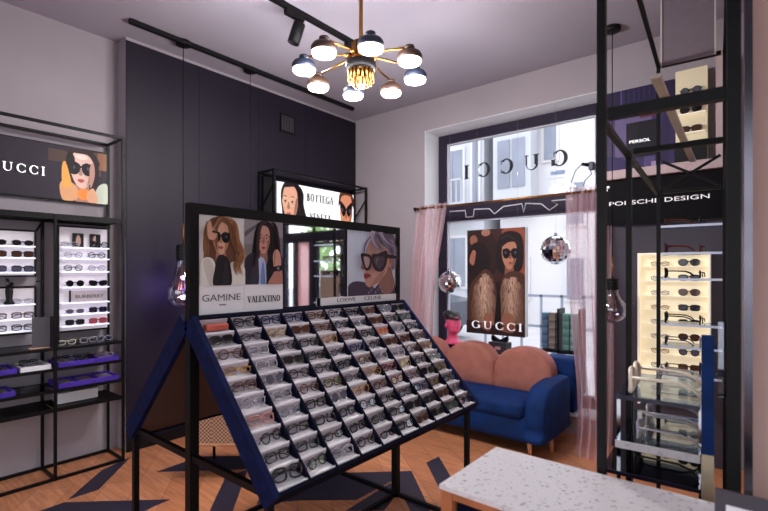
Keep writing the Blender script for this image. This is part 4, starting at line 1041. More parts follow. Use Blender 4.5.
# ------------------------------------------------------------------ sofa
SX0, SX1 = -3.12, -1.285
so = thing('loveseat_sofa', 'blue velvet sofa with three scalloped pink back cushions under the shop window', 'sofa', ((SX0+SX1)/2, 3.8, 0))
m = MB(); m.rbox(((SX0+SX1)/2, 3.83, .2), (SX1 - SX0 - .06, .62, .22), .05, 0, 4); m.build('seat_base', M_BLUE, so)
m = MB(); m.rbox(((SX0+SX1)/2, 3.76, .34), (SX1 - SX0 - .34, .52, .15), .055, 0, 5); m.build('seat_cushion', M_BLUE, so)
for x0, x1 in ((SX0, SX0 + .16), (SX1 - .16, SX1)):
    prof = sup(.33, .255, 3.2, 36)
    m = MB(); bm = bmesh.new()
    # arm: rounded block, top curving down at the front
    n = 30; ringn = []
    pts = []
    for (yy, zz) in ((3.5,.11),(3.49,.2),(3.485,.3),(3.5,.40),(3.54,.475),(3.62,.53),(3.74,.55),(3.95,.56),(4.08,.555),(4.12,.52),(4.12,.2),(4.1,.11)): pts.append((yy, zz))
    pts = cat_rom(pts, 3)
    cy = sum(p[0] for p in pts)/len(pts); cz = sum(p[1] for p in pts)/len(pts)
    secs = []
    for t_, sc_ in ((0, .80), (.12, .91), (.3, .98), (.5, 1), (.7, .98), (.88, .91), (1, .80)):
        secs.append([(x0 + (x1 - x0)*t_, cy + (a - cy)*(1 - (1 - sc_)*.45), cz + (b_ - cz)*(1 - (1 - sc_)*.45)) for a, b_ in pts])
    vs = [p for s_ in secs for p in s_]; N = len(pts); fs = [tuple(range(N)), tuple(range(6*N, 7*N))[::-1]]
    for i in range(6):
        for k in range(N): fs.append((i*N + k, i*N + (k+1) % N, (i+1)*N + (k+1) % N, (i+1)*N + k))
    m.add(vs, fs, 0, True); m.build('armrest', M_BLUE, so)
cwid = .53
for k in range(3):
    xc = -1.645 - k*cwid; hw = cwid/2 - .004
    ol = [(-hw, 0), (-hw*.4, -.012), (hw*.4, -.012), (hw, 0), (hw, .12), (hw*.99, .19), (hw*.88, .262), (hw*.62, .332), (hw*.25, .366), (-hw*.25, .366), (-hw*.62, .332), (-hw*.88, .262), (-hw*.99, .19), (-hw, .12)]
    ol = cat_rom(ol, 3)
    secs = []; cx_, cz_ = 0, .17
    for yy, sc_ in ((3.925, .9), (3.905, .95), (3.9, .985), (3.915, 1), (3.98, 1.0), (4.05, 1.0), (4.075, .97)):
        secs.append([(xc + (cx_ + (a - cx_)*sc_), yy + (b_*.12), .405 + cz_ + (b_ - cz_)*sc_) for a, b_ in ol])
    front = [(xc + a*.5, 3.893 + b_*.12 - (0.012), .405 + cz_ + (b_ - cz_)*.5) for a, b_ in ol]
    secs = [front, [(xc + a*.8, 3.9 + b_*.12 - .006, .405 + cz_ + (b_ - cz_)*.8) for a, b_ in ol]] + secs[2:]
    N = len(ol); vs = [p for s_ in secs for p in s_]; fs = [tuple(range(N)), tuple(range((len(secs)-1)*N, len(secs)*N))[::-1]]
    for i in range(len(secs)-1):
        for j in range(N): fs.append((i*N + j, i*N + (j+1) % N, (i+1)*N + (j+1) % N, (i+1)*N + j))
    m = MB(); m.add(vs, fs, 0, True); bc = m.build('back_cushion', M_PINK, so)
    if k == 0: plabel(bc, 'right pink scalloped cushion')
    if k == 1: plabel(bc, 'middle pink scalloped cushion')
    if k == 2: plabel(bc, 'left pink scalloped cushion')
for x, y in ((-1.43, 3.56), (-1.33, 3.76), (-2.93, 3.56), (-3.04, 3.76)):
    m = MB(); m.tube([(x + (.015 if x > -2 else -.015), y - .01, 0), (x, y, .13)], [.014, .022], 10); m.build('leg', M_WOODL, so)

# ------------------------------------------------------------------ things in the shop window
for x0, x1, hh, mt, lab in ((-2.78, -2.455, .67, M_NAVY, 'navy velvet plinth under the pink mannequin head in the window'), (-1.6, -1.3, .665, M_BLUE, 'blue velvet plinth behind the right arm of the sofa')):
    m = MB(); m.rbox(((x0+x1)/2, 4.4, (.182 + hh)/2), (x1 - x0, .24, hh - .182), .03); tag(m.build('display_plinth', mt), lab, 'plinth')
m = MB(); m.bb(-2.44, -1.62, 4.3, 4.52, .182, .615); tag(m.build('display_plinth', M_WHITE), 'wide white plinth in the window under the hanging poster', 'plinth')
# mannequin head with cap
hd = thing('mannequin_head', 'bright pink mannequin head wearing a black leather cap on the window plinth', 'mannequin head', (-2.61, 4.38, .67))
fwd = Vector((.82, -.57, 0)).normalized(); sid = Vector((-fwd.y, fwd.x, 0))
def loft(mb, c, rows, n=24, m_=0):
    """rows: (z, forward offset, front radius, back radius, half width)"""
    vs = []
    for (z, off, rf, rb, rs_) in rows:
        for k in range(n):
            a = 2*PI*k/n; ca, sa = math.cos(a), math.sin(a)
            vs.append(Vector(c) + fwd*(off + (rf if ca > 0 else rb)*ca) + sid*(rs_*sa) + Vector((0, 0, z)))
    R_ = len(rows); fs = [tuple(range(n-1, -1, -1)), tuple((R_-1)*n + k for k in range(n))]
    for i in range(R_-1):
        for k in range(n): fs.append((i*n + k, i*n + (k+1) % n, (i+1)*n + (k+1) % n, (i+1)*n + k))
    mb.add(vs, fs, m_, True)
m = MB(); hc = (-2.61, 4.38, .672)
loft(m, hc, [(0, -.01, .1, .08, .11), (.015, -.01, .1, .08, .11), (.03, -.01, .07, .062, .075), (.06, -.008, .056, .056, .055), (.11, -.005, .054, .056, .052), (.125, .01, .075, .066, .056), (.14, .02, .082, .08, .063), (.165, .02, .078, .092, .069), (.19, .02, .078, .1, .074), (.22, .018, .08, .108, .078), (.26, .012, .082, .108, .08), (.3, .004, .075, .095, .07), (.325, 0, .045, .06, .045), (.335, 0, .01, .01, .01)])
nb = Vector(hc) + fwd*.1 + Vector((0, 0, .19)); m.ell(nb, (.016, .012, .022), 10, 8)
for s in (-1, 1): m.ell(Vector(hc) + sid*(.078*s) + Vector((0, 0, .195)), (.018, .018, .028), 10, 8)
for z, q in ((.158, .012), (.15, .01)): m.ell(Vector(hc) + fwd*.096 + Vector((0, 0, z)), (.014, .02, .006), 10, 6)
m.build('head', M_PINKHEAD, hd)
cp = thing('leather_cap', 'black leather cap on the pink mannequin head', 'cap', (-2.61, 4.38, .9))
m = MB(); loft(m, hc, [(.262, .0, .086, .116, .084), (.28, -.006, .088, .12, .088), (.305, -.02, .1, .125, .1), (.33, -.03, .09, .115, .095), (.352, -.035, .05, .07, .06), (.356, -.035, .01, .01, .01)]); m.build('crown', M_CAP, cp)
m = MB(); vs = []
for j in range(3):
    for k in range(13):
        a = -.95 + 1.9*k/12; rr_ = .08 + j*.02; vs.append(Vector(hc) + fwd*(rr_*math.cos(a)) + sid*(.09*math.sin(a)) + Vector((0, 0, .288 - j*.006)))
fs = [(j*13 + k, j*13 + k + 1, (j+1)*13 + k + 1, (j+1)*13 + k) for j in range(2) for k in range(12)]
vs2 = [p + Vector((0, 0, -.006)) for p in vs]; m.add(vs, fs, 0, True); m.add(vs2, fs, 0, True); m.build('peak', M_CAP, cp)
# gift box with bow
gb = thing('gift_box', 'small black gift box with a bow in the window below the poster', 'box', (-2.07, 4.4, .616))
m = MB(); m.bb(-2.17, -1.975, 4.34, 4.46, .616, .735); m.build('box', mat('charcoal_card', '#2a2630', .6), gb)
m = MB(); m.bb(-2.1, -2.04, 4.337, 4.34, .665, .695); m.build('label_patch', mat('rose_card', '#b98a94', .6), gb)
m = MB()
for s in (-1, 1): m.prism(sm((0, 0), (s*.05, .035), (s*.085, .05), (s*.085, .0), (s*.05, -.01))if s > 0 else sm((0, 0), (-.05, -.01), (-.085, 0), (-.085, .05), (-.05, .035)), (-2.07, 4.41, .75), (1, 0, 0), (0, 0, 1), .03)
m.ell((-2.07, 4.395, .75), (.016, .02, .014), 10, 8); m.build('bow', M_BLACKP, gb)
# disco balls
def disco(label, x, y, z, rad, ztop):
    r = thing('disco_ball', label, 'disco ball', (x, y, z - rad), 'mirror balls in the window')
    m = MB(); n1, n2 = 14, 26
    rr2 = random.Random(int(abs(x)*100))
    for i in range(n1):
        for k in range(n2):
            a0, a1 = -PI/2 + PI*i/n1, -PI/2 + PI*(i+1)/n1; b0, b1 = 2*PI*k/n2, 2*PI*(k+1)/n2
            q = [Vector((x + rad*math.cos(a)*math.cos(b), y + rad*math.cos(a)*math.sin(b), z + rad*math.sin(a))) for a, b in ((a0, b0), (a0, b1), (a1, b1), (a1, b0))]
            cc = sum(q, Vector())/4; nrm = (cc - Vector((x, y, z))).normalized(); ax = nrm.orthogonal().normalized()
            Rj = Matrix.Rotation(rr2.uniform(-.1, .1), 3, ax) @ Matrix.Rotation(rr2.uniform(-.1, .1), 3, nrm.cross(ax))
            m.add([cc + Rj @ ((p - cc)*.93) for p in q], [(0, 1, 2, 3)])
    m.build('mirror_tiles', M_MIRROR, r)
    m = MB(); m.ell((x, y, z), (rad*.985,)*3, 24, 14); m.build('core', M_BLACKP, r)
    m = MB(); m.lathe([(0, z + rad + .02), (.016, z + rad + .02), (.018, z + rad - .01), (0, z + rad - .012)], (x, y, 0), 14); m.build('cap', M_CHROME, r)
    m = MB(); m.tube([(x, y, z + rad + .015), (x, y, ztop)], .0009, 5); m.build('hanging_wire', M_CHROME, r)
disco('smaller-looking mirror ball hanging in the window above the pink mannequin head', -2.637, 4.36, 1.335, .125, 3.003)
disco('mirror ball hanging in the window right of the large poster', -1.49, 4.34, 1.65, .135, 3.003)
# hanging window poster
r, o, u, W, Hh = board('window_poster', 'large dark lettered poster of a person in a fur coat hanging in the window', 'poster', 'x', -2.392, -1.768, .818, 1.878, 4.3, .075, M_WHITE)
L = [(rc(0,0,1,1), '#3a1f1e'), (sm((.62,.98),(.98,.99),(.99,.5),(.9,.4),(.78,.6)), '#8a4532'), (sm((.02,.98),(.4,.99),(.6,.7),(.3,.5),(.0,.6)), '#2a1718'),
     (el(.12,.9,.07,.05), '#8a5a48'), (el(.34,.97,.08,.035), '#9a6a58'), (sm((.02,.6),(.08,.85),(.3,.86),(.42,.7),(.3,.5)), '#1c1115'), (sm((.04,.7),(.1,.8),(.16,.78),(.12,.66)), '#9c6450'),
     (sm((0,0),(0,.5),(.2,.62),(.5,.5),(.8,.52),(1,.45),(1,0)), '#241416')]
L += [(sm((.56,.6),(.55,.88),(.7,.97),(.92,.94),(.98,.8),(.92,.6)), '#1d1214')]
L += face(.745,.755,.125,.13,'#b07a62','#80503f','#8c4a42','sun','#131013',.15)
L += [(sm((.59,.82),(.62,.94),(.76,.97),(.9,.93),(.9,.82),(.82,.87),(.7,.86)), '#1d1317')]
L += strands([(.62,.9),(.74,.93),(.88,.86)], 10, .012, .02, ['#2a1c1e', '#1a1114', '#3a2626'], 4)
L += [(sm((.0,.0),(.04,.42),(.2,.56),(.36,.62),(.5,.5),(.56,.2),(.5,.0)), '#4a2e24'), (sm((.56,.0),(.58,.4),(.66,.56),(.86,.6),(1.02,.5),(1.02,.0)), '#4a2e24')]
def fur(poly, n, seed, lo, hi):
    q = random.Random(seed); out = []
    def inside(x, y):
        c_ = False; N = len(poly)
        for i in range(N):
            (xa, ya), (xb, yb) = poly[i], poly[(i+1) % N]
            if (ya > y) != (yb > y) and x < (xb-xa)*(y-ya)/(yb-ya) + xa: c_ = not c_
        return c_
    xs = [p[0] for p in poly]; ys_ = [p[1] for p in poly]; cx_ = sum(xs)/len(xs); hw = (max(xs) - min(xs))/2
    pts = []
    while len(pts) < n:
        x, y = q.uniform(min(xs), max(xs)), q.uniform(min(ys_), max(ys_))
        if inside(x, y): pts.append((x, y))
    pts.sort(key=lambda p: p[1])
    for x, y in pts:
        t = max(0, 1 - abs(x - cx_)/hw)*q.uniform(.6, 1.2)*min(1, .45 + (y - min(ys_))/(max(ys_) - min(ys_))*1.3); t = min(1, t); t = round(t*6)/6
        c_ = '#' + ''.join('%02x' % int(a + (b_ - a)*t) for a, b_ in zip(lo, hi))
        dx = (x - cx_)*.18 + q.uniform(-.02, .02); ln = q.uniform(.04, .09)
        out.append(([(x - .01, y), (x + .01, y + .004), (x + dx, y - ln)], c_))
    return out
L += fur([(.08,.2),(.14,.46),(.32,.6),(.46,.52),(.53,.3),(.46,.08),(.2,.1)], 650, 3, (92, 60, 48), (206, 172, 150))
L += fur([(.6,.12),(.58,.38),(.66,.53),(.84,.56),(.98,.46),(.98,.14),(.8,.06)], 650, 5, (92, 60, 48), (202, 166, 144))
L += [(sm((.5,.0),(.53,.3),(.57,.46),(.61,.3),(.6,.0)), '#1a1013'), (sm((.3,.11),(.36,.2),(.46,.18),(.5,.1),(.4,.06)), '#94604c'), (sm((.62,.14),(.68,.21),(.8,.2),(.84,.13),(.72,.09)), '#94604c'),
      (sm((-.02,-.02),(-.02,.12),(.3,.1),(.6,.09),(1.02,.11),(1.02,-.02)), '#2a1719'), (sm((.26,.07),(.34,.12),(.44,.09),(.4,.03)), '#7c4a3a'), (sm((.6,.05),(.72,.11),(.86,.09),(.8,.03)), '#7c4a3a')]
pm = MB(); pmats = []; offp = picture(pm, L, o, u, VZ, W, Hh, pmats, .0006, ink, .00001)
pm.build('print', pmats, r)
add_letters(r, 'GUCCI', .3, .17, o, u, .06, .055, .54, .075, M_INK_W, offp + .001)
for x in (-2.3, -1.86):
    m = MB(); m.tube([(x, 4.34, 1.878), (x, 4.34, 3.003)], .0008, 5); m.build('hanging_wire', M_CHROME, r)
# GUCCI lettering on the outer face of the glass, seen from behind
ps, wd = serif_text('GUCCI', .62, .2)
m = MB()
kx = (2.60 - 1.46)/wd
for p in ps: m.prism([(-1.46 - a*kx, 2.483 + b*.155) for a, b in p], (0, 4.604, 0), UX, VZ, .004)
tag(m.build('window_lettering', M_INK_K), 'black serif letters on the upper shop window pane, reversed from inside', 'lettering')
m = MB(); m.bb(-1.63, -1.49, 4.6, 4.603, 2.40, 2.44); m.bb(-1.66, -1.49, 4.6, 4.603, 2.365, 2.37); tag(m.build('window_sticker', mat('blue_vinyl', '#9fb2d6', .5)), 'small pale blue sticker under the reversed letter G on the upper pane', 'sticker')
# curtain rod and curtains
RY = 4.2
r = thing('curtain_rod', 'thin brass curtain rod across the shop window', 'curtain rod', (-1.95, RY, 2.13))
m = MB(); m.tube([(-2.97, RY, 2.14), (-.96, RY, 2.14)], .011, 10); m.build('rod', M_GOLD, r)
for x in (-2.985, -.945):
    m = MB(); m.ell((x, RY, 2.14), (.022, .022, .022), 12, 8); m.build('finial', M_BLACKP, r)
for x in (-2.94, -1.06):
    m = MB(); m.bb(x - .012, x + .012, RY, FY, 2.115, 2.135); m.bb(x - .02, x + .02, FY - .008, FY, 2.07, 2.18); m.build('bracket', M_BLACKP, r)
M_SHEER = sheer_mat('pink_sheer', '#f4d2d8', .44)
def curtain(label, xt0, xt1, path, nf, seed):
    """path: list of (z, x0, x1, y, amplitude)"""
    q = random.Random(seed); n = nf*8; vs = []; ph = [q.uniform(-.5, .5) for _ in range(nf + 1)]; am = [q.uniform(.6, 1.3) for _ in range(nf + 1)]
    rows = []
    for j in range(len(path)-1):
        for t_ in range(4):
            a, b_ = path[j], path[j+1]; rows.append([p_ + (q_ - p_)*t_/4 for p_, q_ in zip(a, b_)])
    rows.append(list(path[-1]))
    for (z, x0, x1, y, amp) in rows:
        for k in range(n+1):
            f = k/n; i = min(nf - 1, int(f*nf)); w_ = math.sin(2*PI*f*nf + ph[i]*.0) * am[i]
            vs.append((x0 + (x1 - x0)*f + .012*math.sin(2*PI*f*nf*.5 + z*2), y + amp*w_ + .3*amp*math.sin(f*7 + z*3), z))
    fs = [(j*(n+1) + k, j*(n+1) + k + 1, (j+1)*(n+1) + k + 1, (j+1)*(n+1) + k) for j in range(len(rows)-1) for k in range(n)]
    r = thing('curtain', label, 'curtain', ((xt0+xt1)/2, RY, path[-1][0]), 'sheer pink curtains')
    m = MB(); m.add(vs, fs, 0, True); m.build('fabric', M_SHEER, r)
    m = MB()
    for k in range(nf):
        x = xt0 + (xt1 - xt0)*(k + .5)/nf; m.tube([(x + .0, RY + .022*math.cos(t_), 2.14 + .022*math.sin(t_)) for t_ in [2*PI*i/12 for i in range(12)]], .003, 5, True)
    m.build('curtain_rings', M_GOLD, r)
curtain('sheer pale pink curtain at the left end of the shop window', -2.93, -2.62, [(2.175, -2.95, -2.58, RY, .018), (2.1, -2.96, -2.6, RY, .025), (1.6, -3.0, -2.66, RY - .02, .035), (1.0, -3.04, -2.74, RY - .005, .03), (.1, -3.08, -2.8, RY - .005, .028)], 7, 2)
curtain('sheer pink curtain right of the window, pooling on the floor beside the sofa', -1.33, -1.0, [(2.19, -1.34, -.965, RY, .018), (2.08, -1.345, -.97, RY - .005, .026), (1.4, -1.33, -.965, RY - .03, .034), (.8, -1.27, -.95, RY - .1, .036), (.45, -1.21, -.93, RY - .2, .04), (.2, -1.17, -.91, RY - .3, .045), (.05, -1.16, -.9, RY - .38, .05), (.012, -1.14, -.9, RY - .44, .045)], 8, 3)
# cable clip lamp at the top right of the window and white string lights
r = thing('clip_lamp', 'small black clip lamp with looping cable at the top of the right curtain', 'lamp', (-1.2, 4.5, 2.4))
m = MB(); m.rbox((-1.222, 4.51, 2.42), (.045, .06, .075), .01); m.build('clip', mat('grey_plastic', '#54545e', .5), r)
m = MB(); m.tube([(-1.245, 4.49, 2.43), (-1.295, 4.46, 2.44)], [.018, .014], 12); m.build('lamp_head', M_BLACKP, r)
m = MB(); m.tube([(-1.295, 4.46, 2.437), (-1.34, 4.43, 2.38), (-1.355, 4.37, 2.28), (-1.345, 4.3, 2.2)], .004, 6); m.build('cord', M_BLACKP, r)
m = MB(); m.tube([(-1.225, 4.48, 2.385), (-1.2, 4.43, 2.33), (-1.235, 4.36, 2.27), (-1.235, 4.3, 2.2)], .004, 6); m.build('cord', M_BLACKP, r)
m = MB(); zz = 2.11
pts = [(-2.75, 4.54, 2.13), (-2.55, 4.54, 2.125), (-2.54, 4.54, 2.05), (-2.45, 4.54, 2.05), (-2.44, 4.54, 2.13), (-2.26, 4.54, 2.12), (-2.2, 4.54, 2.06), (-2.1, 4.54, 2.13), (-1.9, 4.54, 2.14), (-1.88, 4.54, 2.05), (-1.86, 4.54, 2.14), (-1.7, 4.54, 2.12), (-1.62, 4.54, 2.05), (-1.54, 4.54, 2.1), (-1.6, 4.54, 2.14), (-1.4, 4.54, 2.14), (-1.39, 4.54, 2.04)]
m.tube(pts, .0055, 6); tag(m.build('light_string', M_WHITE), 'white cable of string lights zigzagging along the dark window transom', 'string lights')

# ------------------------------------------------------------------ grey shop wall with the cream eyewear board
PB = thing('wall_cabinet', 'tall dark grey wall cabinet with black lettered header right of the window', 'cabinet', (-.65, 4.24, 0))
PX0, PX1 = -1.06, -.2
m = MB(); m.bb(PX0, PX1, 4.2, FY, 0, 1.85); m.build('back_panel', mat('slate_panel', '#393340', .7, noise=.04, scale=3), PB)
m = MB(); m.bb(PX0, PX1, 4.15, FY, 1.85, 2.2); hdp = m.build('header', mat('black_header', '#070509', .6, noise=.05, spec=.1), PB)
m = MB()
for y0_, y1_ in ((1.825, 1.85),): m.prism(sm((PX0, 1.85), (PX0 + .3, 1.832), (PX1 - .1, 1.845), (PX1, 1.85)), (0, 4.15, 0), UX, VZ, -.02)
m.build('header_lip', mat('black_header', '#0d0b10'), hdp)
m = MB(); m.bb(PX0, PX1, 4.1, FY, 2.2, 2.27); m.build('top_ledge', mat('blush_ledge', '#b9a2a4', .6), PB)
o = Vector((PX0, 4.15, 1.85))
ps, wd = sans_text('PORSCHE DESIGN'); m = MB(); write(m, ps, wd, o, UX, VZ, .075, .14, .68, .034, .001, .72, .003); m.build('lettering', M_INK_W, hdp)
m = MB(); m.bb(-1.03, -.985, 4.146, 4.15, 2.14, 2.155); m.bb(-1.03, -1.0, 4.146, 4.15, 2.115, 2.13); m.build('emblem', M_BRIGHTW, hdp)
r = thing('eyewear_board', 'glowing cream eyewear board with rows of sunglasses on the grey cabinet', 'display board', (-.535, 4.17, .42))
m = MB(); m.bb(-.755, -.315, 4.16, 4.2, .42, 1.58); m.build('back_panel', M_CREAM, r)
zs = [1.49 - .112*k for k in range(10)]
for z in zs:
    for xa, xb in ((-.745, -.7), (-.69, -.545), (-.535, -.325)):
        m = MB(); m.bb(xa, xb, 4.115, 4.16, z - .005, z); m.build('ledge', M_CREAML, r)
m = MB(); m.bb(-.77, -.755, 4.11, 4.2, .41, 1.595); m.bb(-.315, -.3, 4.11, 4.2, .41, 1.595); m.bb(-.755, -.315, 4.11, 4.2, 1.58, 1.595); m.build('side_frame', M_CREAML, r)
STY = [('aviator','black','dark'),('square','black','grey'),('aviator','tortoiseshell','brown'),('square','black','dark'),('square','black','dark'),('aviator','black','brown'),('round','black','grey'),('square','tortoiseshell','brown'),('oval','black','dark'),('square','navy','grey')]
for k, z in enumerate(zs):
    row = 'top row' if k == 0 else 'bottom row' if k == 9 else ORD[k] + ' row from the top'
    st = STY[k]
    eyewear((-.43, 4.128, z + .001), 0, *st, '%s, cream board right ledge, %s' % (desc(*st), row), 'sunglasses on the cream board', 1.05)
    st = ('oval', ['gold', 'silver', 'clear grey'][k % 3], 'clear')
    eyewear((-.618, 4.128, z + .001), 0, *st, '%s, cream board middle ledge, %s' % (desc(*st), row), 'glasses on the cream board', .95)
# upper cream board
r = thing('eyewear_board', 'small cream board of sunglasses high up behind the metal gondola frame', 'display board', (-.41, 4.14, 2.27))
m = MB(); m.bb(-.515, -.315, 4.12, 4.16, 2.272, 2.96); m.build('back_panel', mat('dim_cream_back', '#dccfae', .6, noise=.04, scale=5, emit=.08), r)
m = MB(); m.bb(-.515, -.315, 4.1, 4.12, 2.275, 2.42); m.build('black_foot', M_BLACKP, r)
for k, z in enumerate((2.48, 2.62, 2.76)):
    m = MB(); m.bb(-.505, -.325, 4.07, 4.12, z - .005, z); m.build('ledge', M_CREAML, r)
    st = (('square','black','brown'), ('aviator','black','dark'), ('round','black','grey'))[k]
    eyewear((-.415, 4.085, z + .001), 0, *st, '%s, small high cream board, %s ledge' % (desc(*st), ('bottom', 'middle', 'top')[k]), 'sunglasses on the high cream board', 1.05)
m = MB(); m.bb(-.265, -.215, 4.1, FY, 2.272, 3.0); tag(m.build('upright_panel', mat('blush_ledge', '#b9a2a4', .6)), 'narrow blush upright panel right of the high cream board', 'panel')
# purple lightbox picture on the ledge
r, o, u, W, Hh = board('lightbox_poster', 'purple backlit poster with a dark box and draped fabric above the cabinet ledge', 'poster', 'x', -1.06, -.53, 2.272, 2.94, 4.2, .05, M_BLACKP)
L = [(rc(0,0,1,1), '#3f3655'), (rc(0,.82,1,1), '#241e3a'), (rc(.28,.8,.3,1), '#55466e'), (sm((.45,.0),(.5,.4),(.6,.7),(.8,.75),(1,.6),(1,0)), '#372c55'), (sm((.6,.0),(.64,.4),(.7,.66),(.75,.3),(.72,0)), '#4d4270'),
     (sm((.8,.0),(.84,.5),(.92,.62),(.95,.3),(.9,0)), '#2f2548'), (rc(.2,.18,.7,.68), '#62567c'), (rc(.36,.15,.78,.58), '#18141f'), (sm((0,0),(.05,.2),(.3,.16),(.45,.05),(.4,0)), '#2e2452'), (rc(.55,.62,.8,.7), '#5f1f3a'), (rc(.7,.0,.76,.08), '#9a86a8')]
for k in range(9): L.append((rc(.32 + k*.07, .84, .33 + k*.07, .98), '#3d3360'))
add_print(r, L, o, u, W, Hh, lambda h: lit(h, .06))
ps, wd = sans_text('PERSOL'); add_text(r, ps, wd, o, u, .215, .22, .15, .024, M_BRIGHTW, .006, .72)

# ------------------------------------------------------------------ metal gondola with glass shelves on the right
TH = math.radians(3.6)
GY = Vector((-math.sin(TH), math.cos(TH), 0)); GX = Vector((math.cos(TH), math.sin(TH), 0)); GA = Vector((-.377, 1.5, 0))
def G(l, w, z): return GA + GY*l + GX*w + Vector((0, 0, z))
RG = Matrix.Rotation(TH, 3, 'Z')
GW, GL, GD = .318, 1.67, 1.86
gd = thing('display_gondola', 'tall black metal frame rack with glass shelves near the right edge of the photo', 'display rack', G(.8, .16, 0))
def gbox(mb, l0, l1, w0, w1, z0, z1, m=0): mb.box(G((l0+l1)/2, (w0+w1)/2, (z0+z1)/2), (abs(w1-w0), abs(l1-l0), abs(z1-z0)), m, RG)
for l, w, z1, s in ((0, 0, 2.68, .024), (0, GW, 2.68, .03), (.53, 0, 1.92, .02), (.53, GW, 1.92, .02), (GL, 0, 2.68, .02), (GL, GW, 2.68, .02)):
    m = MB(); gbox(m, l - s/2, l + s/2, w - s/2, w + s/2, 0, z1); m.build('post', M_BLACK, gd)
for l in (0, .53, GL):
    for z, s in ((1.92, .032 if l == 0 else .02), (2.668, .02)):
        if l == .53 and z > 2: continue
        m = MB(); gbox(m, l - s/2, l + s/2, .017, GW - .017, z - s/2, z + s/2); m.build('cross_bar', M_BLACK, gd)
for w in (0, GW):
    for z in (1.905, 2.668, .04):
        m = MB(); gbox(m, .017, GL - .01, w - .009, w + .009, z - .009, z + .009); m.build('side_rail', M_BLACK, gd)
m = MB(); m.bar(G(GL, .02, 1.93), G(GL, GW - .02, 2.1), .014); m.bar(G(GL, .02, 2.1), G(GL, GW - .02, 1.93), .014); m.build('brace', M_BLACK, gd)
m = MB(); m.bar(G(.22, .12, 2.085), G(GL, .17, 2.085), .028, .014); m.build('light_rail', mat('satin_aluminium', '#b9aaa4', .35, .6, noise=.05), gd)
m = MB(); gbox(m, GL - .02, GL + .02, .02, .27, 2.66, 3.3); hp = m.build('header_panel', mat('grey_header', '#6b6068', .4, noise=.05), gd)
m = MB(); gbox(m, GL - .024, GL + .024, .012, .02, 2.66, 3.3); gbox(m, GL - .024, GL + .024, .27, .278, 2.66, 3.3); m.build('bright_edge', mat('satin_edge', '#c9bdba', .3, .4), hp)
FRONT = ((.222, .66, 0, .24, 1.03), (.222, .66, 0, .24, .877), (.222, .66, -.042, .24, .772))
BACK = [(GL - .01, GD, .012, GW - .012, z) for z in (1.72, 1.56, 1.41, 1.145, 1.015, .85)]
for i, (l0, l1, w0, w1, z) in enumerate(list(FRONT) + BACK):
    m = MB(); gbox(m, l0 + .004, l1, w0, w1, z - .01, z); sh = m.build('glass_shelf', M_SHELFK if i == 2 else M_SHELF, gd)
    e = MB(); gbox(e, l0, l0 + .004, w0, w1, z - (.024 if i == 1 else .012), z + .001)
    e.build('shelf_edge', M_TERR if i == 1 else mat('navy_edge', '#23233a', .3) if i in (0, 2) else mat('bright_glass_edge', '#c9d6ee', .2, noise=.02), sh)  # middle front shelf: table's reflection painted on as a terrazzo edge
for l in (.3, .6):
    for w in (.0, .24):
        m = MB(); gbox(m, l - .006, l + .006, w - .006, w + .006, .05, 1.018); m.build('shelf_upright', M_CHROME, gd)
m = MB(); gbox(m, .21, .222, .243, .275, .89, 1.255); tag(m.build('blue_upright', M_BLUE), 'narrow blue upright strip at the right end of the front glass shelves', 'display strip')
m = MB(); gbox(m, .21, .222, .243, .275, .745, .888); tag(m.build('beige_upright', mat('beige_strip', '#c9bda0', .5)), 'beige upright strip directly under the blue strip on the rack', 'display strip')
m = MB(); gbox(m, .3, .308, .285, .31, 1.05, 1.29); tag(m.build('acrylic_strip', M_ACRYL), 'clear acrylic upright strip right of the blue strip on the rack', 'display strip')
# glasses on the gondola, fronts turned left
RL = -PI/2 + TH
def grack(l, w, z, st, lab, sc=1., fold=False, rz=RL):
    p = G(l, w, z + .001); eyewear(p, rz, st[0], st[1], st[2], lab, 'glasses on the glass rack', sc, fold)
grack(.34, .04, 1.03, ('oversized', 'white', 'grey'), 'chunky ivory glasses with open temples on the top front glass shelf of the black rack', 1.45)
grack(.57, .1, 1.03, ('square', 'clear grey', 'clear'), 'clear grey glasses behind the ivory ones on the top front glass shelf', 1.0)
grack(.34, .06, .877, ('square', 'clear grey', 'clear'), 'clear grey glasses at the front of the middle glass shelf under the ivory pair', 1.3)
grack(.52, .07, .877, ('oversized', 'clear grey', 'clear'), 'chunky clear glasses at the back of the middle glass shelf', 1.2)
grack(.37, .05, .772, ('square', 'black', 'dark'), 'black sunglasses with open temples on the lowest glass shelf just above the terrazzo table', 1.3)
for z, nm, sts in ((1.72, 'top rear rack shelf', (('square', 'tortoiseshell', 'clear'), ('square', 'black', 'clear'))),
               (1.56, 'second rear rack shelf', (('oversized', 'burgundy', 'clear'), ('square', 'burgundy', 'clear'))),
               (1.41, 'third rear rack shelf', (('oversized', 'black', 'dark'), ('square', 'black', 'clear'))),
               (1.145, 'fourth rear rack shelf', (('oversized', 'black', 'clear'), ('square', 'black', 'clear'))),
               (1.015, 'fifth rear rack shelf', (('square', 'navy', 'clear'), ('square', 'clear grey', 'clear'))),
               (.85, 'lowest rear rack shelf', (('square', 'tortoiseshell', 'clear'), ('oversized', 'black', 'clear')))):
    for k, st in enumerate(sts):
        grack(GL + .085, .03 + .17*k, z, st, '%s, %s, %s' % (desc(*st), nm, 'left pair' if k == 0 else 'right pair'), 1.0, k == 1)
m = MB(); gbox(m, .02, .04, GW + .022, GW + .04, .0, 3.1)
tag(m.build('chrome_upright', mat('dull_chrome', '#5d5a62', .2, 1, noise=.2, scale=4)), 'chrome upright strip against the pink wall stub at the right edge', 'metal strip')

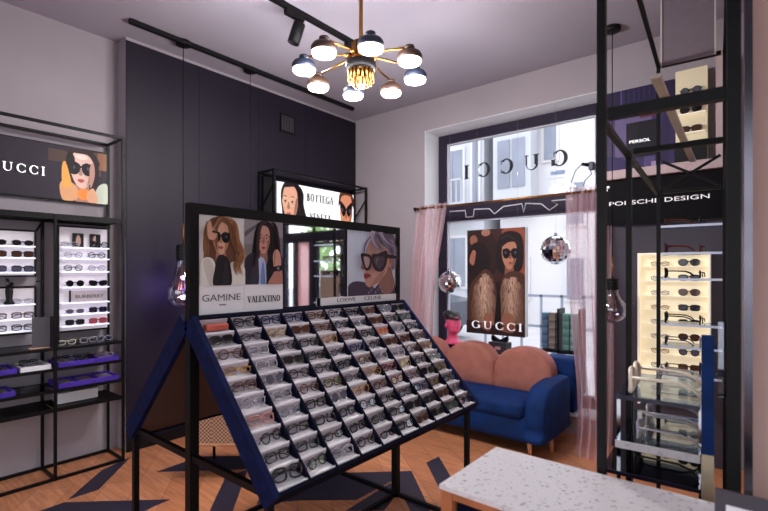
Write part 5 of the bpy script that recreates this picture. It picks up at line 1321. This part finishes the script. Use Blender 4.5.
# ------------------------------------------------------------------ terrazzo table, small sign
tb = thing('display_table', 'low display table with white terrazzo top and oak frame at the bottom right', 'table', (-.23, 1.29, 0))
TX0, TX1, TY0, TY1, TZ = -.708, .25, 1.112, 1.474, .85
m = MB(); m.bb(TX0, TX1, TY0, TY1, TZ - .012, TZ); m.build('terrazzo_top', M_TERR, tb)
for x in (TX0 + .004, TX1 - .039):
    for y in (TY0 + .004, TY1 - .039):
        m = MB(); m.bb(x, x + .035, y, y + .035, 0, TZ - .012); m.build('leg', M_WOODO, tb)
for za, zb in ((TZ - .034, TZ - .012), (.08, .12)):
    for y in (TY0 + .006, TY1 - .032):
        m = MB(); m.bb(TX0 + .04, TX1 - .04, y, y + .026, za, zb); m.build('frame_rail', M_WOODO, tb)
    for x in (TX0 + .006, TX1 - .032):
        m = MB(); m.bb(x, x + .026, TY0 + .04, TY1 - .04, za, zb); m.build('frame_rail', M_WOODO, tb)
m = MB(); m.bb(TX0 + .047, TX1 - .047, TY0 + .02, TY0 + .03, .12, TZ - .034); m.build('front_panel', M_NAVY, tb)
m = MB(); m.bb(TX0 + .02, TX0 + .03, TY0 + .04, TY1 - .04, .12, TZ - .034); m.build('side_panel', M_NAVY, tb)
r = thing('table_sign', 'small dark framed sign with a pale card standing on the terrazzo table, bottom right corner', 'sign', (-.03, 1.3, TZ))
RS = Matrix.Rotation(-.2, 3, 'X')
m = MB(); m.box((-.03, 1.3, TZ + .052), (.112, .014, .104), 0, RS); m.build('frame', mat('dark_sign_frame', '#2c2230', .5), r)
m = MB(); m.box(Vector((-.03, 1.3, TZ + .052)) + RS @ Vector((0, -.0078, .006)), (.07, .0016, .032), 0, RS); m.build('card', M_CARD, r)

# ------------------------------------------------------------------ light, sky, camera
wl = bpy.data.worlds.new('sky'); SC.world = wl; wl.use_nodes = True
nt = wl.node_tree; bg = nt.nodes['Background']
tc = nt.nodes.new('ShaderNodeTexCoord'); sp = nt.nodes.new('ShaderNodeSeparateXYZ'); rp = nt.nodes.new('ShaderNodeValToRGB')
rp.color_ramp.elements[0].color = (.86, .85, .88, 1); rp.color_ramp.elements[0].position = .45
rp.color_ramp.elements[1].color = (.88, .91, 1, 1); rp.color_ramp.elements[1].position = .9
nt.links.new(tc.outputs['Generated'], sp.inputs[0]); nt.links.new(sp.outputs['Z'], rp.inputs['Fac']); nt.links.new(rp.outputs[0], bg.inputs['Color'])
bg.inputs['Strength'].default_value = 3.2
ld = bpy.data.lights.new('bulb_light', 'POINT'); ld.energy = 5; ld.color = (.45, .3, 1); ld.shadow_soft_size = .03
lo = bpy.data.objects.new('bulb_light', ld); COL.objects.link(lo); lo.location = (-3.69, 1.91, 1.32)
for i, (x, y) in enumerate(((-2.602, 2.3),)):
    ld = bpy.data.lights.new('spot_light', 'SPOT'); ld.energy = 60; ld.spot_size = 1.5; ld.spot_blend = .6; ld.shadow_soft_size = .04; ld.color = (1, .95, .9)
    lo = bpy.data.objects.new('spot_light', ld); COL.objects.link(lo); lo.location = (-2.62, 2.33, 3.0); lo.rotation_euler = Vector((.6, -.4, -1)).to_track_quat('-Z', 'Y').to_euler()

cam = bpy.data.cameras.new('camera'); co = bpy.data.objects.new('camera', cam); COL.objects.link(co)
co.location = (0, 0, 1.45); co.rotation_euler = (PI/2, 0, math.radians(39.25))
cam.sensor_width = 36; cam.lens = 464.2/768*36; cam.shift_y = (271.6 - 255.5)/768
cam.clip_start = .05; cam.clip_end = 200
cam.dof.use_dof = True; cam.dof.focus_distance = 2.6; cam.dof.aperture_fstop = 2.4
SC.camera = co
SC.view_settings.view_transform = 'Standard'; SC.view_settings.look = 'None'; SC.view_settings.gamma = 1; SC.view_settings.use_curve_mapping = False
SC.view_settings.exposure = 0.22
SC.cycles.max_bounces = 10; SC.cycles.transparent_max_bounces = 24; SC.cycles.caustics_reflective = False; SC.cycles.caustics_refractive = False
SC.cycles.sample_clamp_indirect = 6
